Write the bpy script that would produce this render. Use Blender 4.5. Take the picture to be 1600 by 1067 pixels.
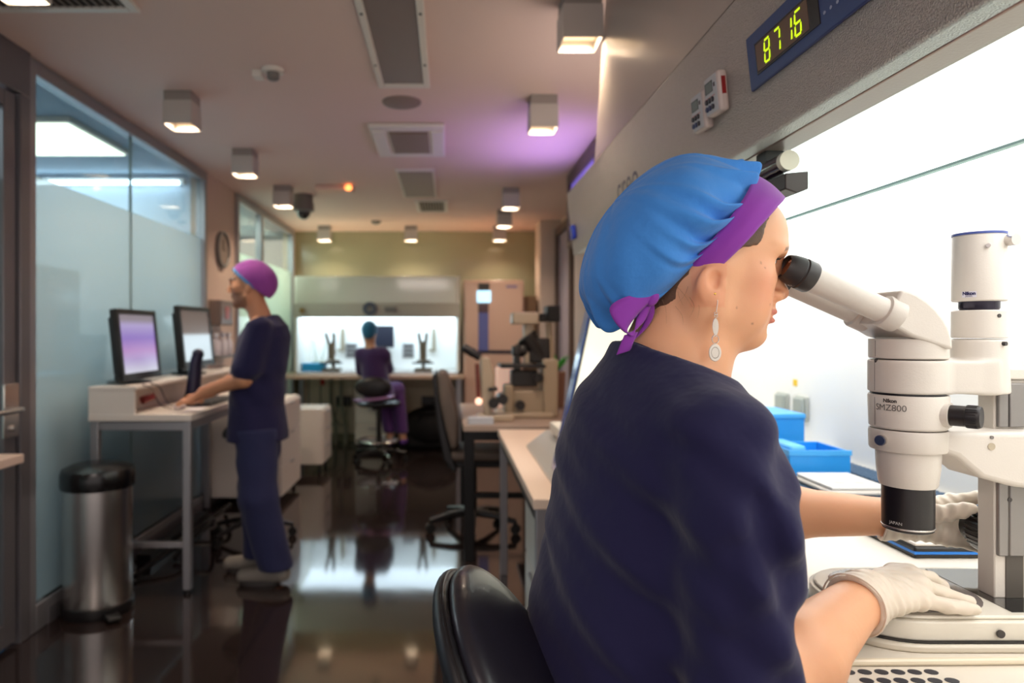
import bpy, bmesh, math, random
import numpy as np
from mathutils import Vector, Matrix, Euler
for o in list(bpy.data.objects): bpy.data.objects.remove(o)
SC = bpy.context.scene
C = SC.collection
R = math.radians
rnd = random.Random(4)
# ------------------------------------------------------------------ camera, world, exposure
F = 1067.0                       # focal length in pixels of the 1600 wide frame
VU, VV, EYE = 700.0, 518.0, 1.35  # vanishing point of the room's length, camera height
cd = bpy.data.cameras.new('camera'); cam = bpy.data.objects.new('camera', cd); C.objects.link(cam)
cam.location = (0, 0, EYE); cam.rotation_euler = (R(90), 0, 0)
cd.sensor_width = 36; cd.lens = 36*F/1600
cd.shift_x = (800-VU)/1600; cd.shift_y = -(533.5-VV)/1600
cd.clip_start = .02; cd.dof.use_dof = True; cd.dof.focus_distance = .93; cd.dof.aperture_fstop = 3.6
SC.camera = cam
w = bpy.data.worlds.new('world'); SC.world = w; w.use_nodes = True
w.node_tree.nodes['Background'].inputs[0].default_value = (1.0, .89, .86, 1)
w.node_tree.nodes['Background'].inputs[1].default_value = 1.0
SC.view_settings.view_transform = 'Standard'; SC.view_settings.look = 'None'
SC.view_settings.gamma = 1; SC.view_settings.exposure = 0.0
SC.cycles.use_denoising = True
SC.cycles.max_bounces = 8; SC.cycles.transparent_max_bounces = 12
SC.cycles.sample_clamp_indirect = 6
def area(name, loc, rot, sx, sy, power, col, parent=None, spread=180, shape='RECTANGLE'):
    l = bpy.data.lights.new(name, 'AREA'); l.shape = shape; l.size = sx
    if shape == 'RECTANGLE': l.size_y = sy
    l.energy = power; l.color = col; l.spread = R(spread)
    o = bpy.data.objects.new(name, l); C.objects.link(o); o.location = loc; o.rotation_euler = rot
    if parent: o.parent = parent
    return o
# lamps: daylight in the glazed corridor, an added rear fill, a violet lamp
area('corridor_daylight', (-3.3, 3.4, 2.5), (0, 0, 0), 2.2, 3.5, 105, (.93, .96, 1.0))
area('corridor_daylight_deep', (-2.42, 7.0, 2.5), (0, 0, 0), .8, 2.4, 55, (.9, 1.0, .96))
area('rear_fill_light', (-.6, -1.3, 2.52), (R(20), 0, 0), 1.2, .6, 26, (1.0, .86, .78))  # unseen fill added behind the camera to brighten the room
area('violet_lamp', (.78, 4.45, 2.15), (R(180), R(-25), 0), .6, 1.0, 4.6, (.52, .34, 1.0), spread=130)

# ------------------------------------------------------------------ helpers
def lin(c):
    c = [x/255 for x in c]
    return tuple(x/12.92 if x <= .04045 else ((x+.055)/1.055)**2.4 for x in c)+(1,)
MATS = {}
def M(name, rgb=None, rough=.5, metal=0, spec=.5, coat=0, emit=None, es=1, bump=None, vary=None, sheen=0, sss=0, alpha=1, aniso=0, wear=None):
    if name in MATS: return MATS[name]
    m = bpy.data.materials.new(name); m.use_nodes = True; nt = m.node_tree
    b = nt.nodes['Principled BSDF']; I = b.inputs
    col = lin(rgb)
    I['Base Color'].default_value = col; I['Roughness'].default_value = rough
    I['Metallic'].default_value = metal; I['Specular IOR Level'].default_value = spec
    I['Coat Weight'].default_value = coat; I['Coat Roughness'].default_value = .08
    I['Sheen Weight'].default_value = sheen
    I['Anisotropic'].default_value = aniso
    if sss:
        I['Subsurface Weight'].default_value = sss; I['Subsurface Radius'].default_value = (.012, .004, .002); I['Subsurface Scale'].default_value = 1.0
    if emit: I['Emission Color'].default_value = lin(emit); I['Emission Strength'].default_value = es
    tc = nt.nodes.new('ShaderNodeTexCoord')
    if vary:
        n = nt.nodes.new('ShaderNodeTexNoise'); n.inputs['Scale'].default_value = vary[0]; n.inputs['Detail'].default_value = 4
        nt.links.new(tc.outputs['Object'], n.inputs['Vector'])
        r = nt.nodes.new('ShaderNodeMapRange'); r.inputs['To Min'].default_value = 1-vary[1]; r.inputs['To Max'].default_value = 1+vary[1]
        nt.links.new(n.outputs['Fac'], r.inputs['Value'])
        mx = nt.nodes.new('ShaderNodeVectorMath'); mx.operation = 'SCALE'; mx.inputs[0].default_value = col[:3]
        nt.links.new(r.outputs[0], mx.inputs['Scale']); nt.links.new(mx.outputs[0], I['Base Color'])
    if bump:
        n = nt.nodes.new('ShaderNodeTexNoise'); n.inputs['Scale'].default_value = bump[0]; n.inputs['Detail'].default_value = 3
        nt.links.new(tc.outputs['Object'], n.inputs['Vector'])
        bp = nt.nodes.new('ShaderNodeBump'); bp.inputs['Strength'].default_value = bump[1]; bp.inputs['Distance'].default_value = bump[2] if len(bump) > 2 else .002
        nt.links.new(n.outputs['Fac'], bp.inputs['Height']); nt.links.new(bp.outputs[0], I['Normal'])
    MATS[name] = m; return m
def glassmat(name, tint, clear, rough, frost=0.0, back=None):
    """thin pane: transparent + mirror by Fresnel; frost = share that scatters"""
    m = bpy.data.materials.new(name); m.use_nodes = True; nt = m.node_tree; nt.nodes.clear()
    out = nt.nodes.new('ShaderNodeOutputMaterial'); tr = nt.nodes.new('ShaderNodeBsdfTransparent'); tr.inputs[0].default_value = lin(tint)
    gl = nt.nodes.new('ShaderNodeBsdfGlossy'); gl.inputs['Roughness'].default_value = rough
    fr = nt.nodes.new('ShaderNodeFresnel'); fr.inputs[0].default_value = 1.5
    base = tr.outputs[0]
    if frost:
        tl = nt.nodes.new('ShaderNodeBsdfTranslucent'); tl.inputs[0].default_value = lin(back or tint)
        df = nt.nodes.new('ShaderNodeBsdfDiffuse'); df.inputs[0].default_value = lin(back or tint)
        m1 = nt.nodes.new('ShaderNodeMixShader'); m1.inputs[0].default_value = .25
        nt.links.new(tl.outputs[0], m1.inputs[1]); nt.links.new(df.outputs[0], m1.inputs[2])
        m2 = nt.nodes.new('ShaderNodeMixShader'); m2.inputs[0].default_value = frost
        nt.links.new(base, m2.inputs[1]); nt.links.new(m1.outputs[0], m2.inputs[2]); base = m2.outputs[0]
    mx = nt.nodes.new('ShaderNodeMixShader')
    geo = nt.nodes.new('ShaderNodeNewGeometry')   # back faces use the same outside-in Fresnel
    iv = nt.nodes.new('ShaderNodeMapRange'); iv.inputs['To Min'].default_value = 1.5; iv.inputs['To Max'].default_value = 1/1.5
    nt.links.new(fr.outputs[0], mx.inputs[0]); nt.links.new(base, mx.inputs[1]); nt.links.new(gl.outputs[0], mx.inputs[2])
    nt.links.new(mx.outputs[0], out.inputs[0]); nt.links.new(geo.outputs['Backfacing'], iv.inputs['Value']); nt.links.new(iv.outputs[0], fr.inputs[0])
    MATS[name] = m; return m

class MB:
    """collects shapes in world coordinates, linked as one mesh"""
    def __init__(s): s.bm = bmesh.new()
    def box(s, x0, x1, y0, y1, z0, z1, rz=0, mi=0):
        c = Vector(((x0+x1)/2, (y0+y1)/2, (z0+z1)/2)); r = bmesh.ops.create_cube(s.bm, size=1)
        Mx = Matrix.Translation(c) @ Matrix.Rotation(rz, 4, 'Z') @ Matrix.Diagonal((abs(x1-x0), abs(y1-y0), abs(z1-z0), 1))
        bmesh.ops.transform(s.bm, matrix=Mx, verts=r['verts'])
        if mi:
            for f in {f for v in r['verts'] for f in v.link_faces}: f.material_index = mi
        return s
    def xbox(s, mat, sx, sy, sz):
        r = bmesh.ops.create_cube(s.bm, size=1)
        bmesh.ops.transform(s.bm, matrix=mat @ Matrix.Diagonal((sx, sy, sz, 1)), verts=r['verts']); return s
    def cyl(s, a, b, r0, r1=None, n=24, caps=True):
        a, b = Vector(a), Vector(b); d = b-a; r1 = r0 if r1 is None else r1
        q = d.to_track_quat('Z', 'Y').to_matrix().to_4x4()
        bmesh.ops.create_cone(s.bm, cap_ends=caps, segments=n, radius1=max(r0, 1e-5), radius2=max(r1, 1e-5), depth=d.length, matrix=Matrix.Translation((a+b)/2) @ q); return s
    def ell(s, c, r, rot=(0, 0, 0), n=24):
        Mx = Matrix.Translation(c) @ Euler(rot).to_matrix().to_4x4() @ Matrix.Diagonal((r[0], r[1], r[2], 1))
        bmesh.ops.create_uvsphere(s.bm, u_segments=n, v_segments=n//2, radius=1, matrix=Mx); return s
    def lathe(s, prof, c=(0, 0, 0), axis=(0, 0, 1), n=40, sx=1, sy=1):
        q = Vector(axis).to_track_quat('Z', 'Y').to_matrix().to_4x4(); T = Matrix.Translation(c) @ q
        rings = []
        for (r, z) in prof:
            if r < 1e-6: rings.append([s.bm.verts.new(T @ Vector((0, 0, z)))])
            else: rings.append([s.bm.verts.new(T @ Vector((r*sx*math.cos(2*math.pi*i/n), r*sy*math.sin(2*math.pi*i/n), z))) for i in range(n)])
        for A, B in zip(rings, rings[1:]):
            for i in range(n):
                a = [A[i % len(A)], A[(i+1) % len(A)]] if len(A) > 1 else [A[0]]
                b = [B[(i+1) % len(B)], B[i % len(B)]] if len(B) > 1 else [B[0]]
                try: s.bm.faces.new(a+b)
                except ValueError: pass
        return s
    def prism(s, pts, d0, d1, plane='xz'):
        def P(a, b, d): return {'xz': (a, d, b), 'yz': (d, a, b), 'xy': (a, b, d)}[plane]
        A = [s.bm.verts.new(P(a, b, d0)) for a, b in pts]; B = [s.bm.verts.new(P(a, b, d1)) for a, b in pts]
        n = len(pts); s.bm.faces.new(A[::-1]); s.bm.faces.new(B)
        for i in range(n): s.bm.faces.new([A[i], A[(i+1) % n], B[(i+1) % n], B[i]])
        return s
    def tube(s, pts, r, n=10, sub=0, closed=False):
        P = [Vector(p) for p in pts]
        if sub:
            Q = []; m = len(P)
            rng = range(m) if closed else range(m-1)
            for i in rng:
                p0, p1, p2, p3 = (P[(i-1) % m], P[i], P[(i+1) % m], P[(i+2) % m]) if closed else (P[max(i-1, 0)], P[i], P[i+1], P[min(i+2, m-1)])
                for k in range(sub):
                    t = k/sub; Q.append(.5*((2*p1)+(-p0+p2)*t+(2*p0-5*p1+4*p2-p3)*t*t+(-p0+3*p1-3*p2+p3)*t**3))
            if not closed: Q.append(P[-1])
            P = Q
        m = len(P); rr = r if isinstance(r, (list, tuple)) else None
        up = None; rings = []
        for i, p in enumerate(P):
            if closed: t = (P[(i+1) % m]-P[i-1]).normalized()
            else: t = (P[min(i+1, m-1)]-P[max(i-1, 0)]).normalized()
            if up is None: up = t.orthogonal().normalized()
            else: up = (up-t*up.dot(t)).normalized()
            bn = t.cross(up); q = (rr[0]+(rr[1]-rr[0])*i/(m-1)) if rr else r
            rings.append([s.bm.verts.new(p+(up*math.cos(2*math.pi*k/n)+bn*math.sin(2*math.pi*k/n))*q) for k in range(n)])
        prs = list(zip(rings, rings[1:]))+([(rings[-1], rings[0])] if closed else [])
        for A, B in prs:
            for k in range(n): s.bm.faces.new([A[k], A[(k+1) % n], B[(k+1) % n], B[k]])
        if not closed: s.bm.faces.new(rings[0][::-1]); s.bm.faces.new(rings[-1])
        return s
    def loft(s, rings, closed=True, cap=False):
        V = [[s.bm.verts.new(p) for p in rg] for rg in rings]
        for A, B in zip(V, V[1:]):
            n = len(A)
            for k in range(n if closed else n-1): s.bm.faces.new([A[k], A[(k+1) % n], B[(k+1) % n], B[k]])
        if cap: s.bm.faces.new(V[0][::-1]); s.bm.faces.new(V[-1])
        return s
    def xf(s, mat): bmesh.ops.transform(s.bm, matrix=mat, verts=s.bm.verts); return s

def wloc(p):
    v = Vector((0, 0, 0))
    while p: v += p.location; p = p.parent
    return v
def put(name, mb, mat, parent=None, smooth=True, bevel=0, seg=2, angle=35, origin=None, solid=0, sub=0):
    bm = mb.bm; bmesh.ops.recalc_face_normals(bm, faces=bm.faces)
    off = wloc(parent) if parent else Vector((0, 0, 0))
    if origin is None and not parent:
        vs = [v.co for v in bm.verts]
        origin = ((min(v.x for v in vs)+max(v.x for v in vs))/2, (min(v.y for v in vs)+max(v.y for v in vs))/2, min(v.z for v in vs))
    o3 = Vector(origin) if origin is not None else off
    bmesh.ops.translate(bm, vec=-o3, verts=bm.verts)
    me = bpy.data.meshes.new(name); bm.to_mesh(me); bm.free()
    for m in (mat if isinstance(mat, (list, tuple)) else [mat]): me.materials.append(m)
    o = bpy.data.objects.new(name, me); C.objects.link(o); o.location = o3-off
    if parent: o.parent = parent
    if smooth:
        me.shade_smooth(); me.set_sharp_from_angle(angle=R(angle))
    if solid: md = o.modifiers.new('solid', 'SOLIDIFY'); md.thickness = solid; md.offset = 0
    if bevel:
        md = o.modifiers.new('bevel', 'BEVEL'); md.width = bevel; md.segments = seg; md.limit_method = 'ANGLE'; md.angle_limit = R(40); md.harden_normals = False
    if sub: md = o.modifiers.new('sub', 'SUBSURF'); md.levels = md.render_levels = sub
    return o
def tag(o, label=None, cat=None, group=None, kind=None):
    if label: o['label'] = label
    if cat: o['category'] = cat
    if group: o['group'] = group
    if kind: o['kind'] = kind
    return o
def thing(name, label, cat, loc, group=None):
    o = bpy.data.objects.new(name, None); C.objects.link(o); o.location = loc; o.empty_display_size = .05
    return tag(o, label, cat, group)
def struct(name, mb, mat, parent=None, **k):
    o = put(name, mb, mat, parent, **k)
    if not parent: o['kind'] = 'structure'
    return o
def copy_tree(o, parent=None):
    c = o.copy(); C.objects.link(c); c.parent = parent
    for ch in list(o.children): copy_tree(ch, c)
    return c
def at(u, v, Y): return ((u-VU)*Y/F, Y, EYE-(v-VV)*Y/F)

def textverts(s, size, bold=0, extrude=0.0):
    cu = bpy.data.curves.new('t', 'FONT'); cu.body = s; cu.size = size; cu.offset = bold; cu.extrude = extrude; cu.align_x = 'CENTER'; cu.align_y = 'CENTER'
    o = bpy.data.objects.new('t', cu); C.objects.link(o); dg = bpy.context.evaluated_depsgraph_get()
    me = o.evaluated_get(dg).to_mesh(); vs = [v.co.copy() for v in me.vertices]; fs = [tuple(p.vertices) for p in me.polygons]
    bpy.data.objects.remove(o); bpy.data.curves.remove(cu); return vs, fs
def put_text(name, s, size, fn, mat, parent, bold=0):
    vs, fs = textverts(s, size, bold); mb = MB(); V = [mb.bm.verts.new(fn(v.x, v.y)) for v in vs]
    for f in fs:
        try: mb.bm.faces.new([V[i] for i in f])
        except ValueError: pass
    return put(name, mb, mat, parent, smooth=False)

# ------------------------------------------------------------------ signed distance modelling
def fcone(a, b, ra, rb=None):
    a = np.array(a, float); b = np.array(b, float); rb = ra if rb is None else rb; ba = b-a; L = max(ba.dot(ba), 1e-12)
    def f(X, Y, Z):
        px, py, pz = X-a[0], Y-a[1], Z-a[2]
        t = np.clip((px*ba[0]+py*ba[1]+pz*ba[2])/L, 0, 1)
        return np.sqrt((px-t*ba[0])**2+(py-t*ba[1])**2+(pz-t*ba[2])**2)-(ra+(rb-ra)*t)
    m = max(ra, rb); return f, np.minimum(a, b)-m, np.maximum(a, b)+m
def fell(c, r, rot=(0, 0, 0)):
    c = np.array(c, float); r = np.array(r, float); Q = np.array(Euler([R(x) for x in rot]).to_matrix()); m = max(r)
    def f(X, Y, Z):
        p = [X-c[0], Y-c[1], Z-c[2]]
        q = [sum(Q[j][i]*p[j] for j in range(3)) for i in range(3)]
        k0 = np.sqrt(sum((q[i]/r[i])**2 for i in range(3))); k1 = np.sqrt(sum((q[i]/r[i]**2)**2 for i in range(3)))+1e-9
        return k0*(k0-1)/k1
    return f, c-m, c+m
def fbox(c, h, rad=0.0, rot=(0, 0, 0)):
    c = np.array(c, float); h = np.array(h, float)-rad; Q = np.array(Euler([R(x) for x in rot]).to_matrix()); m = np.linalg.norm(h)+rad
    def f(X, Y, Z):
        p = [X-c[0], Y-c[1], Z-c[2]]; q = [abs(sum(Q[j][i]*p[j] for j in range(3)))-h[i] for i in range(3)]
        o = np.sqrt(sum(np.maximum(t, 0)**2 for t in q)); return o+np.minimum(np.maximum(q[0], np.maximum(q[1], q[2])), 0)-rad
    return f, c-m, c+m
def fslices(T, yc):
    """stack of ellipses: rows z, xc, ax, wy"""
    T = np.array(sorted(T)); z = T[:, 0]
    def f(X, Y, Z):
        xc, ax, wy = (np.interp(Z, z, T[:, i]) for i in (1, 2, 3))
        r = np.sqrt(((X-xc)/ax)**2+((Y-yc)/wy)**2)
        d = (r-1)*np.minimum(ax, wy)
        return np.maximum(d, np.maximum(z[0]-Z, Z-z[-1]))
    return f, np.array([min(T[:, 1]-T[:, 2]), yc-max(T[:, 3]), z[0]]), np.array([max(T[:, 1]+T[:, 2]), yc+max(T[:, 3]), z[-1]])
def smin(a, b, k):
    if k <= 0: return np.minimum(a, b)
    h = np.maximum(k-abs(a-b), 0)/k; return np.minimum(a, b)-h*h*k/4
class Field:
    def __init__(s, xs, ys, zs):
        s.ax = [np.asarray(xs), np.asarray(ys), np.asarray(zs)]
        s.d = np.full([len(a) for a in s.ax], .5); s.ops = []
    def _sl(s, lo, hi, m):
        sl = []; gr = []
        for i in range(3):
            a = np.searchsorted(s.ax[i], lo[i]-m); b = np.searchsorted(s.ax[i], hi[i]+m); sl.append(slice(a, b))
            sh = [1, 1, 1]; sh[i] = -1; gr.append(s.ax[i][a:b].reshape(sh))
        return tuple(sl), gr
    def add(s, p, k=.01, op='u', grow=0.0):
        f, lo, hi = p; sl, g = s._sl(lo, hi, k+.012+abs(grow)); cur = s.d[sl]
        if cur.size == 0: return s
        v = np.broadcast_to(f(*g)-grow, cur.shape)
        if op == 'u': s.d[sl] = smin(cur, v, k)
        elif op == 'sub': s.d[sl] = -smin(-cur, v, k)
        return s
    def cut(s, fn):
        g = s._sl([-99]*3, [99]*3, 0)[1]; s.d = np.maximum(s.d, fn(*g)); return s
    def warp(s, fn):
        g = s._sl([-99]*3, [99]*3, 0)[1]; s.d = s.d+fn(*g); return s
    def mesh(s, relax=2):
        d = s.d.copy(); d[0] = d[-1] = .5; d[:, 0] = d[:, -1] = .5; d[:, :, 0] = d[:, :, -1] = .5
        ins = d < 0; n = [k-1 for k in d.shape]
        cnt = sum(ins[i:i+n[0], j:j+n[1], k:k+n[2]].astype(np.int8) for i in (0, 1) for j in (0, 1) for k in (0, 1))
        act = (cnt > 0) & (cnt < 8); idx = np.argwhere(act); ids = np.full(act.shape, -1, np.int64); ids[act] = np.arange(len(idx))
        acc = np.zeros((len(idx), 3)); num = np.zeros(len(idx))
        for axis in range(3):
            o1, o2 = [a for a in range(3) if a != axis]
            for i in (0, 1):
                for j in (0, 1):
                    A = idx.copy(); A[:, o1] += i; A[:, o2] += j; B = A.copy(); B[:, axis] += 1
                    da = d[A[:, 0], A[:, 1], A[:, 2]]; db = d[B[:, 0], B[:, 1], B[:, 2]]; c = (da < 0) != (db < 0)
                    t = np.where(c, da/np.where(c, da-db, 1), 0); P = np.stack([s.ax[q][A[:, q]] for q in range(3)], 1).astype(float)
                    P[:, axis] += t*(s.ax[axis][B[:, axis]]-s.ax[axis][A[:, axis]])
                    acc += P*c[:, None]; num += c
        V = acc/num[:, None]; Fs = []
        for axis in range(3):
            o1, o2 = (axis+1) % 3, (axis+2) % 3
            sl0 = [slice(1, -1)]*3; sl0[axis] = slice(0, -1); sl1 = list(sl0); sl1[axis] = slice(1, None)
            a = ins[tuple(sl0)]; b = ins[tuple(sl1)]; E = np.argwhere(a != b); off = [1, 1, 1]; off[axis] = 0; E = E+np.array(off)
            inside = ins[E[:, 0], E[:, 1], E[:, 2]]
            q = []
            for (i, j) in ((-1, -1), (0, -1), (0, 0), (-1, 0)):
                K = E.copy(); K[:, o1] += i; K[:, o2] += j; q.append(ids[K[:, 0], K[:, 1], K[:, 2]])
            Q = np.stack(q, 1); Q[~inside] = Q[~inside][:, ::-1]; Fs.append(Q)
        Fc = np.concatenate(Fs)
        for _ in range(relax):
            E = np.concatenate([Fc[:, [0, 1]], Fc[:, [1, 2]], Fc[:, [2, 3]], Fc[:, [3, 0]]]); S = np.zeros_like(V); Nn = np.zeros(len(V))
            for c in range(3): S[:, c] = np.bincount(E[:, 0], V[E[:, 1], c], len(V))+np.bincount(E[:, 1], V[E[:, 0], c], len(V))
            Nn = np.bincount(E[:, 0], minlength=len(V))+np.bincount(E[:, 1], minlength=len(V))
            V = .5*V+.5*S/Nn[:, None]
        return V, Fc
def put_field(name, fld, mat, parent=None, origin=None, relax=2, attr=None, biggest=False):
    V, Fc = fld.mesh(relax) if isinstance(fld, Field) else fld
    off = wloc(parent) if parent else Vector((0, 0, 0)); o3 = np.array(origin if origin is not None else off)
    me = bpy.data.meshes.new(name); me.vertices.add(len(V)); me.vertices.foreach_set('co', (V-o3).ravel())
    me.loops.add(Fc.size); me.loops.foreach_set('vertex_index', Fc.ravel().astype(np.int32)); me.polygons.add(len(Fc))
    me.polygons.foreach_set('loop_start', np.arange(0, Fc.size, 4, dtype=np.int32)); me.update(calc_edges=True); me.validate()
    for m in (mat if isinstance(mat, (list, tuple)) else [mat]): me.materials.append(m)
    if attr is not None:
        a = me.attributes.new('tint', 'FLOAT_COLOR', 'POINT'); col = attr(V); a.data.foreach_set('color', np.concatenate([col, np.ones((len(V), 1))], 1).ravel().astype(np.float32))
    me.shade_smooth()
    o = bpy.data.objects.new(name, me); C.objects.link(o); o.location = Vector(o3)-off
    if parent: o.parent = parent
    return o
def axis(segs):
    """segs: (start, end, step) joined"""
    out = []
    for a, b, h in segs: out += list(np.arange(a, b-1e-9, h))
    return np.array(out+[segs[-1][1]])
# ------------------------------------------------------------------ materials
ZC = 2.58; XL = -1.88; YB = 8.4
paint = M('paint', (205, 180, 165), .6, vary=(2, .03))
ceil_m = M('ceiling_paint', (222, 196, 186), .75, vary=(1.5, .02))
alu = M('alu', (158, 156, 160), .38, .7)
alu_d = M('alu_dark', (120, 116, 120), .4, .6)
whitep = M('white_plastic', (222, 215, 206), .42)
whitem = M('white_melamine', (226, 216, 208), .35, vary=(30, .02))
chrome = M('chrome', (200, 198, 196), .14, 1)
steel = M('brushed_steel', (205, 200, 196), .27, 1, aniso=.7)
blackp = M('black_plastic', (22, 20, 22), .35)
blackm = M('black_metal', (14, 13, 15), .4, .3)
rubber = M('black_rubber', (18, 17, 18), .7)
greyp = M('grey_plastic', (120, 115, 112), .5)
dgrey = M('dark_grey', (60, 56, 56), .5)
cyanp = M('cyan_plastic', (10, 150, 200), .35)
bluep = M('blue_box', (36, 150, 232), .35)
navyp = M('navy_plastic', (28, 40, 90), .35)
warmbulb = M('warm_bulb', (255, 240, 210), .5, emit=(255, 214, 160), es=22)
coolpanel = M('light_panel', (255, 250, 235), .5, emit=(255, 246, 224), es=3.2)
creamm = M('cream_enamel', (214, 204, 188), .38, coat=.15)
# floor: dark polished tiles with thin joints
fm = bpy.data.materials.new('floor_tiles'); fm.use_nodes = True; nt = fm.node_tree; b = nt.nodes['Principled BSDF']
tc = nt.nodes.new('ShaderNodeTexCoord'); br = nt.nodes.new('ShaderNodeTexBrick'); br.offset = 0; br.inputs['Scale'].default_value = 1
br.inputs['Brick Width'].default_value = .6; br.inputs['Row Height'].default_value = .6; br.inputs['Mortar Size'].default_value = .0025; br.inputs['Bias'].default_value = 0
br.inputs['Color1'].default_value = lin((38, 30, 29)); br.inputs['Color2'].default_value = lin((43, 33, 31)); br.inputs['Mortar'].default_value = lin((14, 10, 10))
mp = nt.nodes.new('ShaderNodeMapping'); mp.inputs['Location'].default_value = (.25, .1, 0)
nt.links.new(tc.outputs['Object'], mp.inputs[0]); nt.links.new(mp.outputs[0], br.inputs['Vector']); nt.links.new(br.outputs['Color'], b.inputs['Base Color'])
b.inputs['Roughness'].default_value = .07; b.inputs['Specular IOR Level'].default_value = .75; b.inputs['IOR'].default_value = 1.6
bn = nt.nodes.new('ShaderNodeTexNoise'); bn.inputs['Scale'].default_value = 2.2
bp = nt.nodes.new('ShaderNodeBump'); bp.inputs['Strength'].default_value = .06; bp.inputs['Distance'].default_value = .01
nt.links.new(tc.outputs['Object'], bn.inputs['Vector']); nt.links.new(bn.outputs['Fac'], bp.inputs['Height']); nt.links.new(bp.outputs[0], b.inputs['Normal'])
glass = glassmat('clear_glass', (226, 240, 240), 1, .02)
frosted = glassmat('frosted_film', (198, 208, 206), 1, .12, frost=.5, back=(204, 214, 212))
greenglass = glassmat('green_glass', (216, 226, 216), 1, .15, frost=.6, back=(222, 230, 216))
sash = glassmat('sash_glass', (245, 252, 250), 1, .02)

# ------------------------------------------------------------------ room shell
struct('floor', MB().box(-5.2, 2.2, -2.6, 9.2, -.06, 0), fm, origin=(0, 0, 0))
struct('ceiling', MB().box(XL, 2.2, -2.6, 9.2, ZC, ZC+.06), ceil_m)
struct('ceiling_corridor', MB().box(-5.2, XL-.0, -2.6, 9.2, ZC+.0, ZC+.06), M('corridor_ceiling', (150, 165, 180), .7))
oliveg = M('olive_glass_wall', (152, 150, 122), .18, coat=.5)
struct('wall_back', MB().box(XL-.1, 1.35, YB, YB+.1, 0, ZC), oliveg)
struct('wall_left', MB().box(XL-.10, XL, 5.25, 6.02, 0, ZC), paint)
struct('wall_left', MB().box(XL-.10, XL, 8.2, 8.4, 0, ZC), paint)
struct('wall_right', MB().box(1.27, 1.40, -.6, 5.35, 0, ZC), paint)
struct('wall_right', MB().box(.97, 1.27, 3.95, 4.28, 0, ZC), paint)
struct('wall_right', MB().box(.98, 1.27, 4.28, 5.3, 0, 1.95), paint)
struct('wall_right', MB().box(1.25, 1.40, 5.35, 8.4, 0, ZC), paint)
struct('trim_1', MB().box(1.02, 1.25, 7.55, 7.98, 0, ZC), M('pillar_paint', (206, 186, 172), .6))
struct('baseboard_left', MB().box(XL, XL+.035, 3.16, 6.0, 0, .075).box(XL, XL+.02, 3.16, 6.0, .075, .12), alu_d)
# far-right high window (violet-lit) and tall window beyond it
wn = struct('window_3', MB().box(.925, .97, 4.28, 5.32, 2.48, 2.56).box(.925, .97, 4.28, 5.32, 2.0, 2.04).box(.925, .97, 5.26, 5.32, 2.04, 2.48).box(.925, .97, 4.28, 4.34, 2.04, 2.48), M('bronze_frame', (88, 70, 62), .5), bevel=.004)
put('pane', MB().box(.95, .96, 4.34, 5.26, 2.04, 2.48), M('violet_pane', (150, 130, 220), .2, emit=(140, 120, 235), es=.45), wn)
wn = struct('window_4', MB().box(1.18, 1.25, 6.62, 6.7, .0, 2.45).box(1.18, 1.25, 7.5, 7.56, 0, 2.45).box(1.18, 1.25, 6.62, 7.56, 2.4, 2.48), M('bronze_frame', (88, 70, 62)), bevel=.004)
put('pane', MB().box(1.22, 1.24, 6.7, 7.5, 0, 2.4), M('lilac_pane', (168, 158, 176), .25, coat=.3), wn)

# glazed partition on the left: door bay, long bay, far bay
def bay(name, y0, y1, z0=.12, mull=(), fr=None, panemat=None, filmmat=None, zf=2.06, wf=.05):
    fr = fr or alu; m = MB()
    m.box(XL-.04, XL+.03, y0, y0+wf, 0, ZC-.01).box(XL-.04, XL+.03, y1-wf, y1, 0, ZC-.01)
    m.box(XL-.04, XL+.03, y0+wf, y1-wf, ZC-.075, ZC-.01).box(XL-.04, XL+.03, y0+wf, y1-wf, .0, z0)
    o = struct(name, m, fr, bevel=.004)
    put('pane', MB().box(XL-.008, XL+.0, y0+wf, y1-wf, zf, ZC-.075), panemat or glass, o, smooth=False)
    put('frosted_pane', MB().box(XL-.008, XL+.0, y0+wf, y1-wf, z0, zf), filmmat or frosted, o, smooth=False)
    for y in mull: put('joint', MB().box(XL-.012, XL+.004, y-.004, y+.004, z0, ZC-.075), M('joint', (120, 140, 140), .4), o)
    return o
bay('window_1', 3.02, 5.25, mull=(4.05,))
bay('window_2', 6.02, 8.22, mull=(), panemat=glassmat('clear_green', (236, 244, 238), 1, .03), filmmat=greenglass)
put('mullion', MB().box(XL-.03, XL+.03, 6.78, 6.86, .12, ZC-.075), alu, bpy.data.objects['window_2'], bevel=.004)
dr = struct('door_1', MB().box(XL-.04, XL+.035, 1.6, 3.02, 2.38, ZC).box(XL-.04, XL+.035, 2.95, 3.02, 0, 2.38).box(XL-.03, XL+.02, 2.86, 2.94, .02, 2.37).box(XL-.03, XL+.02, 1.7, 2.86, .02, .12).box(XL-.03, XL+.02, 1.7, 2.86, 2.30, 2.37), alu_d, bevel=.004)
put('pane', MB().box(XL-.008, XL, 1.7, 2.86, .12, 2.30), glass, dr, smooth=False)
put('frosted_pane', MB().box(XL-.014, XL-.0082, 1.7, 2.86, .12, 2.0), frosted, dr, smooth=False)
hd = put('lock_plate', MB().box(XL+.02, XL+.032, 2.845, 2.945, .90, 1.13), steel, dr, bevel=.003)
put('door_handle', MB().tube([(XL+.03, 2.90, 1.02), (XL+.075, 2.90, 1.02), (XL+.08, 2.88, 1.02), (XL+.08, 2.72, 1.02)], .011, 12), steel, hd)
put('lock_cylinder', MB().cyl((XL+.03, 2.90, .94), (XL+.045, 2.90, .94), .014), steel, hd)

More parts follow.
